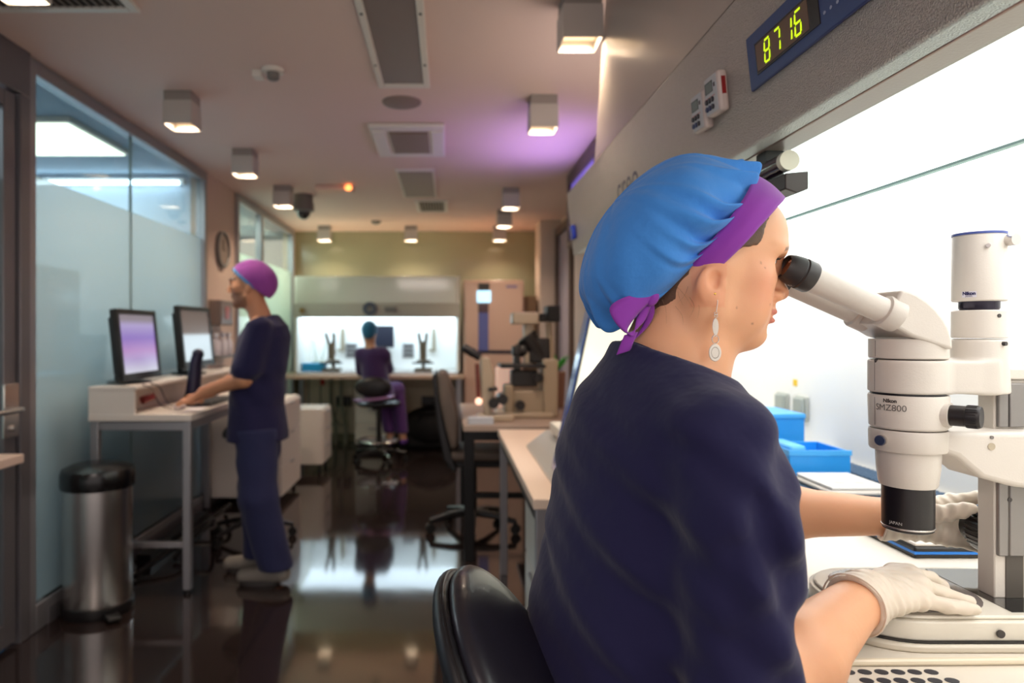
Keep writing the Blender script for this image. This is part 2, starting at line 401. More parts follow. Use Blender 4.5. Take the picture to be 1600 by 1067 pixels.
# corridor beyond the glass
struct('wall_corridor', MB().box(-5.2, -5.1, -2.6, 9.2, 0, ZC), M('corridor_wall', (170, 190, 205), .7))
struct('wall_corridor_end', MB().box(-5.1, XL-.12, 5.35, 5.45, 0, ZC), M('corridor_wall2', (214, 224, 238), .7))
cp = thing('ceiling_panel_light', 'bright rectangular light panel in the ceiling beyond the glass partition', 'ceiling light', (-3.2, 4.25, 2.55))
put('frame', MB().box(-4.3, -2.16, 3.9, 4.66, 2.55, 2.58), whitep, cp, bevel=.004)
put('diffuser', MB().box(-4.27, -2.19, 3.93, 4.63, 2.542, 2.552), coolpanel, cp)
tl = thing('wall_tube_light', 'long glowing tube light high on the wall beyond the glass', 'light', (-3.5, 5.3, 2.5))
put('housing', MB().box(-5.0, -2.05, 5.30, 5.35, 2.50, 2.54), whitep, tl)
put('tube', MB().cyl((-5.0, 5.275, 2.50), (-2.08, 5.275, 2.50), .016), M('tube_glow', (250, 252, 255), .5, emit=(225, 238, 255), es=9), tl)
# furniture and things behind the frosted glass
bc = thing('bench', 'dark bench top with turquoise front seen through the frosted glass', 'bench', (-2.5, 4.1, 0))
put('worktop', MB().box(-2.7, -2.0, 3.2, 5.2, .95, 1.03), M('dark_blue_top', (16, 22, 48), .4), bc, bevel=.005)
put('front_panel', MB().box(-2.65, -2.05, 3.25, 5.15, .0, .95), M('pale_blue_front', (70, 150, 205), .5), bc)
for (nm, x, y, z, s, cm, lb) in (('crate', -2.2, 3.55, 1.03, (.3, .62, .10), cyanp, 'turquoise crate on the dark bench behind the glass, nearer the post'),
                                 ('crate', -2.2, 4.55, 1.03, (.3, .55, .30), cyanp, 'taller turquoise crate on the bench behind the second monitor'),):
    tag(put(nm, MB().box(x-s[0]/2, x+s[0]/2, y-s[1]/2, y+s[1]/2, z, z+s[2]), cm, bevel=.01), lb, 'crate', 'turquoise crates behind the glass')
tag(put('cabinet', MB().box(-2.68, -2.42, 3.9, 4.5, 1.03, 1.75), M('pale_cab', (150, 180, 190), .5), bevel=.01), 'pale upright cabinet on the bench behind the frosted glass', 'cabinet')
tag(put('cushion', MB().box(-2.5, -2.15, 2.3, 2.9, .92, 1.06), navyp, bevel=.03), 'navy blue pad behind the glass door', 'cushion')
tag(put('cupboard', MB().box(-2.6, -2.1, 6.6, 8.0, 0, 1.28), M('teal', (20, 140, 160), .5), bevel=.02), 'long teal cupboard behind the far green glass panes', 'cupboard')
struct('wall_corridor_far', MB().box(-3.0, -2.9, 5.5, 9.2, 0, ZC), M('corridor_wall3', (226, 230, 224), .7))

# ------------------------------------------------------------------ ceiling fittings
def make_lamp(x, y1):
    zb = 2.41; s = .145; y0 = y1-s
    t = thing('ceiling_light', '', 'ceiling light', (x, (y0+y1)/2, zb), 'square downlights fixed under the ceiling')
    yc = (y0+y1)/2; h = s/2; th = .004; m = MB()
    m.box(x-h, x-h+th, yc-h, yc+h, zb, 2.53).box(x+h-th, x+h, yc-h, yc+h, zb, 2.53).box(x-h+th, x+h-th, yc-h, yc-h+th, zb, 2.53).box(x-h+th, x+h-th, yc+h-th, yc+h, zb, 2.53)
    put('housing', m, M('lamp_housing', (188, 182, 176), .45, .2), t, smooth=False)
    put('mount', MB().box(x-h+.004, x+h-.004, yc-h+.004, yc+h-.004, 2.53, 2.58), M('lamp_mount', (150, 142, 136), .5, .2), t)
    put('reflector', MB().box(x-h+th, x+h-th, yc-h+th, yc+h-th, 2.455, 2.46), M('lamp_reflector', (240, 228, 206), .3, emit=(255, 215, 165), es=.9), t)
    for dx in (-.024, .024): put('bulb', MB().cyl((x+dx, yc-.01, 2.448), (x+dx, yc-.01, 2.455), .015, n=16), warmbulb, t)
    return t
ll = [(-1.36, 2.22, 'square ceiling light cut by the top edge, over the air grille at top left', 0), (-1.38, 3.62, 'square ceiling light above the bin, largest fully visible in the left row', 1),
      (-1.38, 4.72, 'square ceiling light in the left row, above and left of the standing man', 1), (-1.40, 5.88, 'square ceiling light in the left row just beside the security camera', 1),
      (-1.44, 8.05, 'left lamp of the three small downlights by the back wall', 1), (-.43, 8.05, 'middle lamp of the three small downlights by the back wall', 1), (.60, 8.05, 'right lamp of the three small downlights by the back wall', 1),
      (.57, 7.0, 'small downlight in the right row, just above the rightmost back lamp', 1), (.54, 5.97, 'small downlight in the right row with violet-tinted sides', 1),
      (.50, 3.68, 'square downlight in the right row beside the violet glow on the ceiling', 1), (.487, 2.60, 'large square downlight with two bright bulbs beside the grey hood', 1)]
L0 = None
for (x, y1, lb, _) in ll:
    if L0 is None: t = L0 = make_lamp(x, y1)
    else:
        t = copy_tree(L0); t.location = (x, y1-.0725, 2.41)
    t['label'] = lb
    area('downlight', (0, 0, .038), (0, 0, 0), .10, .10, 3.6, (1.0, .80, .60), t, spread=130)

def grille(name, x0, x1, y0, y1, n, label, cat, frame=.035, mm=whitep, along='y'):
    t = thing(name, label, cat, ((x0+x1)/2, (y0+y1)/2, 2.565))
    m = MB(); m.box(x0, x0+frame, y0, y1, 2.562, 2.58).box(x1-frame, x1, y0, y1, 2.562, 2.58).box(x0+frame, x1-frame, y0, y0+frame, 2.562, 2.58).box(x0+frame, x1-frame, y1-frame, y1, 2.562, 2.58)
    put('frame', m, mm, t, bevel=.003)
    put('backing', MB().box(x0+frame, x1-frame, y0+frame, y1-frame, 2.572, 2.58), M('vent_dark', (52, 44, 40), .8), t)
    s = MB()
    for i in range(n):
        x = x0+frame+(i+.5)*(x1-x0-2*frame)/n
        s.xbox(Matrix.Translation((x, (y0+y1)/2, 2.568)) @ Matrix.Rotation(R(30), 4, 'Y'), (x1-x0)/n*.38, y1-y0-2*frame, .002)
    put('slats', s, M('vent_slat', (150, 136, 126), .5), t)
    return t
grille('air_vent', -1.72, -1.17, 2.10, 2.60, 16, 'slatted white air grille in the ceiling at top left', 'vent')
grille('air_vent', -.31, .0, 6.35, 6.95, 9, 'small far ceiling air grille in front of the hood', 'vent')
t = thing('ceiling_access_panel', 'long grey framed panel recessed in the ceiling', 'ceiling panel', (-.2, 2.8, 2.55))
put('frame', MB().box(-.345, -.315, 2.15, 3.40, 2.56, 2.58).box(-.12, -.09, 2.15, 3.40, 2.56, 2.58).box(-.315, -.12, 3.36, 3.40, 2.56, 2.58).box(-.315, -.12, 2.15, 2.2, 2.56, 2.58), whitep, t, bevel=.004)
put('panel', MB().box(-.315, -.12, 2.2, 3.36, 2.57, 2.58), M('access_panel', (128, 112, 108), .35), t)
for y in (2.6, 3.1):
    for x in (-.33, -.105): put('screw', MB().cyl((x, y, 2.556), (x, y, 2.562), .006, n=10), dgrey, t)
tag(put('ceiling_speaker', MB().lathe([(0, 2.570), (.095, 2.570), (.102, 2.574), (.104, 2.58), (0, 2.58)], (-.248, 3.66, 0)), M('speaker_mesh', (138, 120, 114), .6)), 'round flat speaker in the ceiling behind the long panel', 'speaker')
t = thing('ceiling_air_unit', 'square white ceiling air conditioning cassette with central grille', 'air conditioner', (-.24, 4.3, 2.55))
x0, x1, y0, y1 = -.47, -.02, 4.02, 4.72
put('cover', MB().prism([(x0, y0), (x1, y0), (x1, y1), (x0, y1)], 2.555, 2.58, 'xy'), whitep, t, bevel=.008)
put('grille', MB().box(-.36, -.12, 4.12, 4.6, 2.549, 2.556), M('unit_grille', (120, 96, 80), .5), t, bevel=.002)
s = MB()
for i in range(12): s.box(-.355+i*.0198, -.345+i*.0198, 4.13, 4.59, 2.543, 2.549)
put('slats', s, M('vent_slat'.replace('slat', 'slat2'), (160, 140, 130), .5), t)
for (a, b_, c, d) in ((-.46, -.38, 4.1, 4.62), (-.10, -.03, 4.1, 4.62)):
    put('flap', MB().box(a, b_, c, d, 2.545, 2.556), whitep, t, bevel=.003)
t = thing('ceiling_hatch', 'plain square grey hatch in the ceiling beyond the air conditioner', 'ceiling panel', (-.25, 5.6, 2.55))
put('frame', MB().box(-.40, -.10, 5.15, 6.2, 2.566, 2.58), whitep, t, bevel=.004)
put('panel', MB().box(-.38, -.12, 5.2, 6.15, 2.56, 2.567), M('hatch_panel', (140, 126, 120), .5), t)
t = thing('smoke_detector', 'small round smoke detector on the ceiling above the bin and lamps', 'smoke detector', (-.82, 3.2, 2.53))
put('base', MB().lathe([(0, 2.58), (.052, 2.58), (.050, 2.562), (0, 2.562)], (-.82, 3.2, 0)), whitep, t)
put('sensor', MB().lathe([(0, 2.562), (.030, 2.562), (.028, 2.535), (.020, 2.528), (0, 2.526)], (-.82, 3.2, 0)), greyp, t)
tag(put('junction_box', MB().box(-.92, -.875, 3.2, 3.27, 2.55, 2.58), whitep, bevel=.003), 'small white box on the ceiling touching the smoke detector', 'junction box')
t = thing('security_camera', 'dark dome security camera hanging from the ceiling near the far glass', 'camera', (-1.30, 6.15, 2.35))
put('housing', MB().lathe([(0, 2.58), (.085, 2.58), (.085, 2.52), (.095, 2.50), (.095, 2.44), (.07, 2.425), (0, 2.425)], (-1.30, 6.15, 0)), greyp, t)
put('dome', MB().ell((-1.30, 6.15, 2.43), (.062, .062, .072)), M('dome', (10, 9, 9), .12, coat=.6), t)
t = thing('emergency_light', 'ceiling light fitting with one small orange glowing lamp', 'emergency light', (-.83, 5.75, 2.53))
put('housing', MB().box(-1.12, -.80, 5.72, 5.86, 2.535, 2.58), M('em_house', (224, 190, 172), .5), t, bevel=.01)
put('lamp', MB().ell((-.83, 5.70, 2.55), (.03, .02, .025)), M('orange_glow', (255, 160, 90), .4, emit=(255, 150, 80), es=3.0), t)
tag(put('heat_detector', MB().lathe([(0, 2.58), (.055, 2.58), (.05, 2.555), (.02, 2.54), (0, 2.54)], (-.80, 7.6, 0)), greyp), 'tiny round detector on the ceiling between the back lamps', 'smoke detector')

# ------------------------------------------------------------------ left side: bin, desk, monitors
t = thing('pedal_bin', 'cylindrical brushed steel waste bin with a black lid', 'bin', (-1.70, 3.32, 0))
c = (-1.70, 3.32, 0)
put('base', MB().lathe([(0, 0), (.158, 0), (.162, .01), (.160, .05), (.155, .055), (0, .055)], c, n=64), blackp, t)
put('body', MB().lathe([(0, .05), (.152, .05), (.154, .06), (.154, .60), (.150, .605), (0, .605)], c, n=64), steel, t)
put('lid', MB().lathe([(0, .60), (.164, .60), (.168, .61), (.168, .665), (.160, .69), (.12, .708), (.06, .716), (0, .718)], c, n=64), M('bin_lid', (18, 16, 17), .22), t)
put('pedal', MB().box(-1.60, -1.52, 3.15, 3.21, .01, .03, rz=R(-50)), blackp, t, bevel=.006)
# standing-height desk
t = thing('desk', 'tall white desk on slim metal legs in front of the glass partition', 'desk', (-1.6, 4.1, 0))
DZ = .925
put('desktop', MB().box(-1.845, -1.315, 3.50, 5.20, DZ-.035, DZ), whitem, t, bevel=.003)
for (x, y) in ((-1.345, 3.53), (-1.82, 3.53), (-1.345, 5.16), (-1.82, 5.16)):
    lg = put('leg', MB().box(x-.02, x+.02, y-.02, y+.02, .02, DZ-.035), alu, t, bevel=.003)
    put('foot', MB().cyl((x, y, 0), (x, y, .022), .018, n=16), blackp, lg)
put('crossbar', MB().box(-1.80, -1.365, 3.515, 3.545, .235, .265), alu, t, bevel=.003)
put('crossbar', MB().box(-1.36, -1.335, 3.55, 5.14, .84, .885), alu, t, bevel=.003)
put('crossbar', MB().box(-1.80, -1.365, 3.515, 3.545, .84, .885), alu, t, bevel=.003)
t = thing('desk_riser', 'low white riser shelf standing along the back of the tall desk', 'shelf', (-1.70, 4.1, DZ))
put('shelf', MB().box(-1.845, -1.60, 3.50, 5.15, DZ+.125, DZ+.142), whitem, t, bevel=.002)
put('side_panel', MB().box(-1.845, -1.61, 3.505, 3.525, DZ, DZ+.125), whitem, t)
put('side_panel', MB().box(-1.845, -1.61, 5.12, 5.14, DZ, DZ+.125), whitem, t)
put('back_panel', MB().box(-1.70, -1.685, 3.525, 5.12, DZ, DZ+.125), M('riser_back', (190, 172, 160), .5), t)
def screenmat(name, cols, pos, es):
    m = bpy.data.materials.new(name); m.use_nodes = True; nt = m.node_tree; b = nt.nodes['Principled BSDF']
    g = nt.nodes.new('ShaderNodeTexCoord'); sx = nt.nodes.new('ShaderNodeSeparateXYZ'); r = nt.nodes.new('ShaderNodeValToRGB')
    nt.links.new(g.outputs['Generated'], sx.inputs[0]); nt.links.new(sx.outputs[2], r.inputs[0])
    r.color_ramp.interpolation = 'LINEAR'; e = r.color_ramp.elements; e[0].position = pos[0]; e[0].color = lin(cols[0]); e[1].position = pos[-1]; e[1].color = lin(cols[-1])
    for p, cc in zip(pos[1:-1], cols[1:-1]): q = e.new(p); q.color = lin(cc)
    nt.links.new(r.outputs[0], b.inputs['Emission Color']); b.inputs['Emission Strength'].default_value = es; b.inputs['Base Color'].default_value = (.02, .02, .02, 1); b.inputs['Roughness'].default_value = .25
    return m
scr1 = screenmat('screen_violet', [(225, 225, 240), (190, 170, 220), (190, 140, 205), (150, 120, 205), (185, 170, 220), (150, 140, 150)], [.0, .22, .38, .6, .82, .92], .8)
scr2 = screenmat('screen_white', [(225, 240, 248), (225, 240, 248), (125, 108, 100), (110, 94, 88)], [.0, .5, .56, 1], .8)
def monitor(y0, y1, x, zb, h, rz, sc, label, zbase):
    yc = (y0+y1)/2; t = thing('monitor', label, 'monitor', (x, yc, zbase))
    Mx = Matrix.Translation((x, yc, zb+h/2)) @ Matrix.Rotation(rz, 4, 'Z') @ Matrix.Rotation(R(-6), 4, 'Y'); w_ = y1-y0
    m = MB().xbox(Matrix.Translation((-.03, 0, 0)), .04, w_*.8, h*.8).box(-.016, .016, -w_/2, w_/2, -h/2, h/2).xf(Mx); put('casing', m, blackp, t, bevel=.008)
    m = MB(); b_ = .03
    m.box(.014, .024, -w_/2, -w_/2+b_, -h/2, h/2).box(.014, .024, w_/2-b_, w_/2, -h/2, h/2).box(.014, .024, -w_/2+b_, w_/2-b_, h/2-b_, h/2).box(.014, .024, -w_/2+b_, w_/2-b_, -h/2, -h/2+b_*1.3).xf(Mx)
    put('bezel', m, blackp, t, bevel=.003)
    put('screen', MB().box(.0158, .0165, -w_/2+b_, w_/2-b_, -h/2+b_*1.3, h/2-b_).xf(Mx), sc, t, smooth=False)
    st = put('stand', MB().box(x-.10, x-.06, yc-.05, yc+.05, zbase+.012, zb+h*.45).xbox(Matrix.Translation((x-.045, yc, zb+h*.42)), .05, .09, .08), blackp, t, bevel=.006)
    put('stand_base', MB().lathe([(0, 0), (.11, 0), (.115, .006), (.10, .012), (0, .014)], (x-.04, yc, zbase), n=32), blackp, t)
    return t
monitor(3.55, 4.03, -1.73, DZ+.160, .385, R(0), scr1, 'black monitor with a violet and pink screen on the riser', DZ+.142)
monitor(4.30, 4.86, -1.70, DZ+.190, .40, R(0), scr2, 'black monitor showing a white image, in front of the man', DZ+.142)
for k, y in enumerate((3.58, 3.68)): 
    tag(put('cable', MB().tube([(-1.603, y, DZ+.147), (-1.575, y+.05, DZ+.12), (-1.55, y+.10, DZ+.03), (-1.50, y+.14, DZ+.005)], .003, 6, sub=6), dgrey), ('thin grey cable hanging off the riser corner', 'second thin cable hanging off the riser, farther from the corner')[k], 'cable', 'cables off the riser')
t = thing('keyboard', 'dark keyboard on the tall desk under the man\'s hands', 'keyboard', (-1.48, 4.1, DZ))
put('case', MB().box(-1.49, -1.34, 3.86, 4.30, DZ, DZ+.018), dgrey, t, bevel=.005)
k = MB()
for i in range(5):
    for j in range(14): k.box(-1.487+i*.029, -1.462+i*.029, 3.87+j*.03, 3.895+j*.03, DZ+.018, DZ+.024)
put('keys', k, blackp, t, bevel=.002)
tag(put('paper_sheet', MB().box(-1.42, -1.33, 3.60, 3.83, DZ, DZ+.002, rz=R(12)), M('paper', (232, 226, 228), .7)), 'white paper at the desk edge beside the man', 'paper')
tag(put('computer_mouse', MB().ell((-1.47, 3.74, DZ+.014), (.03, .05, .018)), M('mouse', (215, 200, 200), .4)), 'pale computer mouse on the tall desk left of the hand', 'mouse')
t = thing('telephone_handset', 'dark blue handset device standing on the desk between the monitors', 'handset', (-1.56, 4.18, DZ))
put('base', MB().box(-1.60, -1.50, 4.12, 4.24, DZ, DZ+.05), blackp, t, bevel=.015)
put('body', MB().tube([(-1.56, 4.17, DZ+.04), (-1.55, 4.18, DZ+.15), (-1.54, 4.18, DZ+.25), (-1.52, 4.18, DZ+.30)], (.045, .03), 14, sub=4), M('deep_navy', (22, 20, 52), .4), t)
put('head', MB().ell((-1.53, 4.18, DZ+.29), (.035, .035, .03)), M('deep_navy'), t)
tag(put('red_marker', MB().cyl((-1.64, 3.66, DZ+.055), (-1.60, 3.72, DZ+.075), .022, .018), M('dark_red', (110, 20, 22), .4)), 'small dark red scanner nose under the riser', 'scanner')
t = thing('shelf', 'pale wooden shelf end jutting in beside the glass door at the left edge', 'shelf', (-1.77, 2.5, .8))
put('board', MB().box(-1.86, -1.70, 2.2, 2.74, .825, .86), M('pink_wood', (216, 190, 176), .5), t, bevel=.003)
put('bracket', MB().box(-1.86, -1.73, 2.4, 2.42, .72, .825), alu_d, t)
# black stool beside the desk
t = thing('stool', 'low black round stool on a five-star base under the tall desk', 'stool', (-1.28, 4.55, 0))
cx, cy = -1.28, 4.45; t.location = (cx, cy, 0)
put('seat', MB().lathe([(0, .66), (.16, .66), (.18, .675), (.18, .70), (.165, .725), (0, .73)], (cx, cy, 0)), blackp, t)
put('column', MB().cyl((cx, cy, .10), (cx, cy, .66), .022), M('dark_chrome', (90, 88, 88), .3, .9), t)
for k in range(5):
    a = k*2*math.pi/5+.3; e = (cx+.26*math.cos(a), cy+.26*math.sin(a))
    g = put('base_arm', MB().tube([(cx, cy, .13), (cx+.13*math.cos(a), cy+.13*math.sin(a), .11), (e[0], e[1], .075)], (.022, .014), 10), blackp, t)
    put('caster', MB().cyl((e[0]-.016*math.sin(a), e[1]+.016*math.cos(a), .028), (e[0]+.016*math.sin(a), e[1]-.016*math.cos(a), .028), .028, n=16).cyl((e[0], e[1], .03), (e[0], e[1], .08), .008), rubber, g)
tag(put('power_strip', MB().box(-1.80, -1.72, 3.95, 4.9, .0, .06).tube([(-1.7, 3.7, .02), (-1.6, 4.1, .10), (-1.68, 4.4, .03), (-1.55, 4.8, .12), (-1.66, 5.1, .03)], .016, 8, sub=6).tube([(-1.6, 4.0, .02), (-1.5, 4.3, .16), (-1.62, 4.7, .02)], .014, 8, sub=6), blackp), 'black power strip with a tangle of cables on the floor under the desk', 'power strip')
# wall between the glass bays: clock, dispensers
t = thing('wall_clock', 'round grey clock on the wall between the glass partitions', 'clock', (XL+.02, 5.68, 1.9))
c = (XL, 5.66, 2.03)
put('rim', MB().lathe([(.115, 0), (.15, 0), (.15, .03), (.135, .035), (.125, .02)], c, axis=(1, 0, 0)), greyp, t)
put('face', MB().cyl((XL, 5.66, 2.03), (XL+.015, 5.66, 2.03), .13, n=40), M('clock_face', (138, 122, 112), .5), t)
put('hand', MB().box(XL+.016, XL+.02, 5.655, 5.665, 2.03, 2.11), blackp, t)
put('hand', MB().box(XL+.016, XL+.02, 5.66, 5.72, 2.025, 2.034), blackp, t)
t = thing('dispenser', 'grey box dispenser on the wall behind the man\'s face', 'dispenser', (XL+.05, 5.5, 1.4))
put('body', MB().box(XL, XL+.10, 5.36, 5.66, 1.40, 1.60), M('disp', (120, 104, 98), .4), t, bevel=.01)
put('window', MB().box(XL+.10, XL+.104, 5.46, 5.56, 1.45, 1.55), M('pinkish', (170, 90, 90), .4), t)
for i, (y, lb) in enumerate(((5.36, 'pale round bottle on the wall rail, left of three'), (5.52, 'pale round bottle on the wall rail, middle of three'), (5.66, 'pale round bottle on the wall rail, nearest the man'))):
    tt = thing('wall_bottle', lb, 'bottle', (XL+.06, y, 1.2), 'bottles on the wall rail')
    put('bottle', MB().lathe([(0, 0), (.032, 0), (.034, .01), (.034, .11), (.014, .14), (.014, .155), (0, .155)], (XL+.06, y, 1.16), n=20), M('bottle_pl', (210, 205, 215), .2), tt)
    put('cap', MB().lathe([(0, 0), (.022, 0), (.022, .03), (0, .034)], (XL+.06, y, 1.31), n=16), M('bcap', (225, 225, 235), .15), tt)
tag(put('wall_rail', MB().box(XL, XL+.10, 5.3, 5.74, 1.14, 1.16), greyp), 'narrow grey wall shelf carrying three bottles', 'shelf')
tag(put('paper_towel_box', MB().box(XL, XL+.12, 5.42, 5.72, .80, 1.06), whitep, bevel=.01), 'white box on the wall behind the man, below the bottles', 'dispenser')
# drawer units past the man
def drawers(x0, x1, y0, y1, z0, z1, n, lb, mm, name='drawer_unit'):
    t = thing(name, lb, 'drawer unit', ((x0+x1)/2, (y0+y1)/2, 0), 'white drawer units')
    put('carcass', MB().box(x0, x1-.018, y0, y1, z0, z1), mm, t, bevel=.003)
    for i in range(n):
        a = z0+.01+i*(z1-z0-.02)/n; b_ = a+(z1-z0-.02)/n-.008
        d = put('drawer', MB().box(x1-.017, x1, y0+.004, y1-.004, a, b_), mm, t, bevel=.002)
        put('handle', MB().box(x1, x1+.012, (y0+y1)/2-.05, (y0+y1)/2+.05, b_-.02, b_-.012), alu, d)
    for (x, y) in ((x0+.05, y0+.05), (x1-.05, y0+.05), (x0+.05, y1-.05), (x1-.05, y1-.05)):
        put('caster', MB().cyl((x-.01, y, .025), (x+.01, y, .025), .025, n=14).cyl((x, y, .025), (x, y, z0), .008), rubber, t)
drawers(-1.84, -1.29, 5.30, 5.98, .06, .80, 3, 'white drawer cabinet just behind the standing man', whitem)
drawers(-1.84, -1.17, 6.42, 6.85, .10, .62, 3, 'lower white drawer cabinet farther back past the man', whitem)
# ------------------------------------------------------------------ far hood against the back wall
hoodw = M('hood_white', (226, 224, 216), .4, coat=.1)
inner = M('hood_inner_white', (240, 242, 240), .45)
farglow = M('far_hood_tube', (255, 255, 255), .5, emit=(216, 240, 255), es=4.5)
t = thing('laminar_flow_hood', 'wide lit laminar flow hood against the far back wall', 'fume hood', (-.78, 7.8, 0), None)
FX0, FX1, FY0, FY1 = -1.70, .13, 7.5, 8.36
put('side_panel', MB().box(FX0, FX0+.03, FY0+.06, FY1, .90, 1.96), hoodw, t, bevel=.004)
put('side_panel', MB().box(FX1-.03, FX1, FY0+.06, FY1, .90, 1.96), hoodw, t, bevel=.004)
put('back_panel', MB().box(FX0+.03, FX1-.03, 8.28, 8.30, .90, 1.50), inner, t)
put('upper_housing', MB().prism([(FY0+.03, 1.66), (FY1, 1.66), (FY1, 1.96), (FY0+.03, 1.96)], FX0+.03, FX1-.03, 'yz'), M('far_upper', (206, 204, 188), .22, coat=.9), t, bevel=.006)
put('fascia', MB().prism([(FY0, 1.505), (FY0+.10, 1.505), (FY0+.10, 1.66), (FY0+.02, 1.66)], FX0, FX1, 'yz'), M('far_fascia', (176, 170, 158), .35), t, bevel=.004)
put('light_diffuser', MB().box(FX0+.05, FX1-.05, 7.62, 8.26, 1.503, 1.52), farglow, t)

put('work_surface', MB().box(FX0+.03, FX1-.03, FY0+.02, 8.29, .875, .90), steel, t)
put('dial', MB().lathe([(.03, 0), (.075, 0), (.075, .02), (.03, .02)], (-.86, 7.50, 1.60), axis=(0, -1, 0)), M('emblem', (70, 76, 90), .35), t)
put('switch_plate', MB().box(-.70, -.56, 7.485, 7.505, 1.565, 1.62), greyp, t, bevel=.006)
put('knob', MB().cyl((-1.60, 7.50, 1.58), (-1.60, 7.47, 1.58), .03), M('brass', (130, 104, 60), .35, .6), t)
t = thing('counter', 'long counter with pale front edge beneath the far lit hood', 'counter', (-.8, 7.8, 0))
put('worktop', MB().box(-1.84, .17, 7.40, 8.38, .835, .875), M('counter_top', (206, 176, 152), .35), t, bevel=.003)
put('back_panel', MB().box(-1.80, .15, 8.375, 8.395, .10, .83), M('shade_lift_pale', (226, 214, 186), .5), t)  # added panel, coloured pale to lighten the shade under the counter
for (x, y) in ((-1.78, 7.46), (.12, 7.46), (-1.78, 8.3), (.12, 8.3), (-.95, 8.3)):
    put('leg', MB().box(x-.025, x+.025, y-.025, y+.025, 0, .835), alu, t)
for x in (-1.40, -1.28):
    tag(put('drain_pipe', MB().tube([(x, 8.2, .83), (x, 8.2, .5), (x+.05, 8.2, .25), (x+.05, 8.2, 0)], .022, 10, sub=4), M('pipe', (150, 150, 130), .5)), ('vertical drain pipe at far left beneath the far counter', 'second vertical drain pipe beneath the far counter, nearer the middle')[x > -1.3], 'pipe', 'pipes under the far counter')
for k, x in enumerate((-1.50, -1.36, -1.24)):
    tag(put('hose', MB().tube([(x-.15, 8.1, .80), (x-.12, 8.0, .45), (x, 8.0, .25), (x+.06, 8.1, .5)], .008, 8, sub=8), M('hose', (120, 118, 96), .6)), ('pale hanging hose under the far counter, leftmost loop', 'pale hanging hose under the far counter, middle loop', 'pale hanging hose under the far counter, rightmost loop')[k], 'hose', 'hoses under the far counter')
tag(put('red_valve', MB().ell((-1.46, 7.95, .76), (.03, .03, .035)).cyl((-1.46, 7.95, .76), (-1.46, 7.95, .832), .01), M('valve_red', (190, 40, 30), .4)), 'small red valve under the left end of the far counter', 'valve')
for x, lb in ((-1.02, 'black floor pump on the wall under the far counter left of the seated person'), (.02, 'black wall pump under the far counter right of the seated person')):
    tag(put('pump', MB().box(x-.09-.25, x+.09-.25, 8.29, 8.37, .44, .56).cyl((x-.25, 8.33, .5), (x-.25, 8.24, .5), .045), blackp, bevel=.006), lb, 'pump', 'black pumps under the far counter')
t = thing('drawer_unit', 'white drawer cabinet under the far counter behind the seated person', 'drawer unit', (-.85, 8.0, 0), 'white drawer units')
put('carcass', MB().box(-1.05, -.62, 7.72, 8.25, .08, .72), whitem, t)
for i in range(3):
    d = put('drawer', MB().box(-1.045, -.625, 7.70, 7.72, .09+i*.21, .285+i*.21), M('drawer_pale', (215, 212, 200), .4), t, bevel=.003)
    put('handle', MB().box(-.90, -.78, 7.685, 7.70, .25+i*.21, .262+i*.21), alu, d)
put('plinth', MB().box(-1.03, -.64, 7.75, 8.22, 0, .08), dgrey, t)
t = thing('duffel_bag', 'large soft black bag on the floor under the right end of the far counter', 'bag', (-.2, 7.9, 0))
put('body', MB().ell((-.20, 7.95, .24), (.36, .22, .24)).box(-.5, .1, 7.8, 8.1, 0, .25), M('bag_black', (12, 11, 12), .7), t, bevel=.05)
put('handle', MB().tube([(-.35, 7.78, .30), (-.28, 7.76, .42), (-.12, 7.76, .42), (-.05, 7.78, .30)], .014, 8, sub=5), blackm, t)
# things inside the far hood
t = thing('monitor', 'small dark monitor inside the far hood beside the blue-capped head', 'monitor', (-.60, 8.15, .9))
put('casing', MB().box(-.88, -.645, 8.12, 8.16, 1.16, 1.42), blackp, t, bevel=.006)
put('screen', MB().box(-.868, -.657, 8.115, 8.121, 1.175, 1.405), M('far_screen', (20, 26, 44), .4, emit=(30, 40, 60), es=.2), t)
put('stand', MB().box(-.76, -.70, 8.13, 8.15, .905, 1.12).box(-.83, -.63, 8.05, 8.2, .90, .912), blackp, t)
def far_scope(x, lb):
    t = thing('stereo_microscope', lb, 'microscope', (x, 7.8, .9), 'microscopes in the far hood'); g = M('far_scope', (104, 92, 74), .4)
    put('base', MB().box(x-.10, x+.10, 7.72, 7.95, .90, .93), g, t, bevel=.01)
    put('pillar', MB().cyl((x, 7.92, .93), (x, 7.92, 1.24), .02), g, t)
    put('focus_arm', MB().box(x-.03, x+.03, 7.80, 7.94, 1.08, 1.15).cyl((x-.08, 7.9, 1.0), (x+.08, 7.9, 1.0), .025), g, t, bevel=.006)
    put('stage', MB().box(x-.12, x+.12, 7.72, 7.86, .985, 1.0), blackp, t)
    put('zoom_body', MB().cyl((x, 7.80, 1.03), (x, 7.80, 1.22), .04, .045), g, t)
    for s in (-1, 1): put('eyepiece', MB().cyl((x+s*.03, 7.78, 1.22), (x+s*.045, 7.68, 1.33), .018), g, t)
    return t
s1 = far_scope(-1.33, 'tan microscope in the far hood, left of the seated person')
s2 = copy_tree(s1); s2.location = (-.285, 7.8, .9); s2['label'] = 'tan microscope in the far hood, right of the seated person'
for x, lb in ((-1.17, 'grey socket plate on the back of the far hood, left one'), (-.48, 'grey socket plate on the back of the far hood, right one')):
    t = thing('wall_socket', lb, 'socket', (x, 8.27, 1.1), 'socket plates in the far hood')
    put('plate', MB().box(x-.07, x+.07, 8.265, 8.28, 1.03, 1.21), M('sock', (150, 150, 150), .5), t, bevel=.003)
    for z in (1.07, 1.12, 1.17): put('slot', MB().box(x-.05, x+.05, 8.26, 8.266, z-.012, z+.012), dgrey, t)
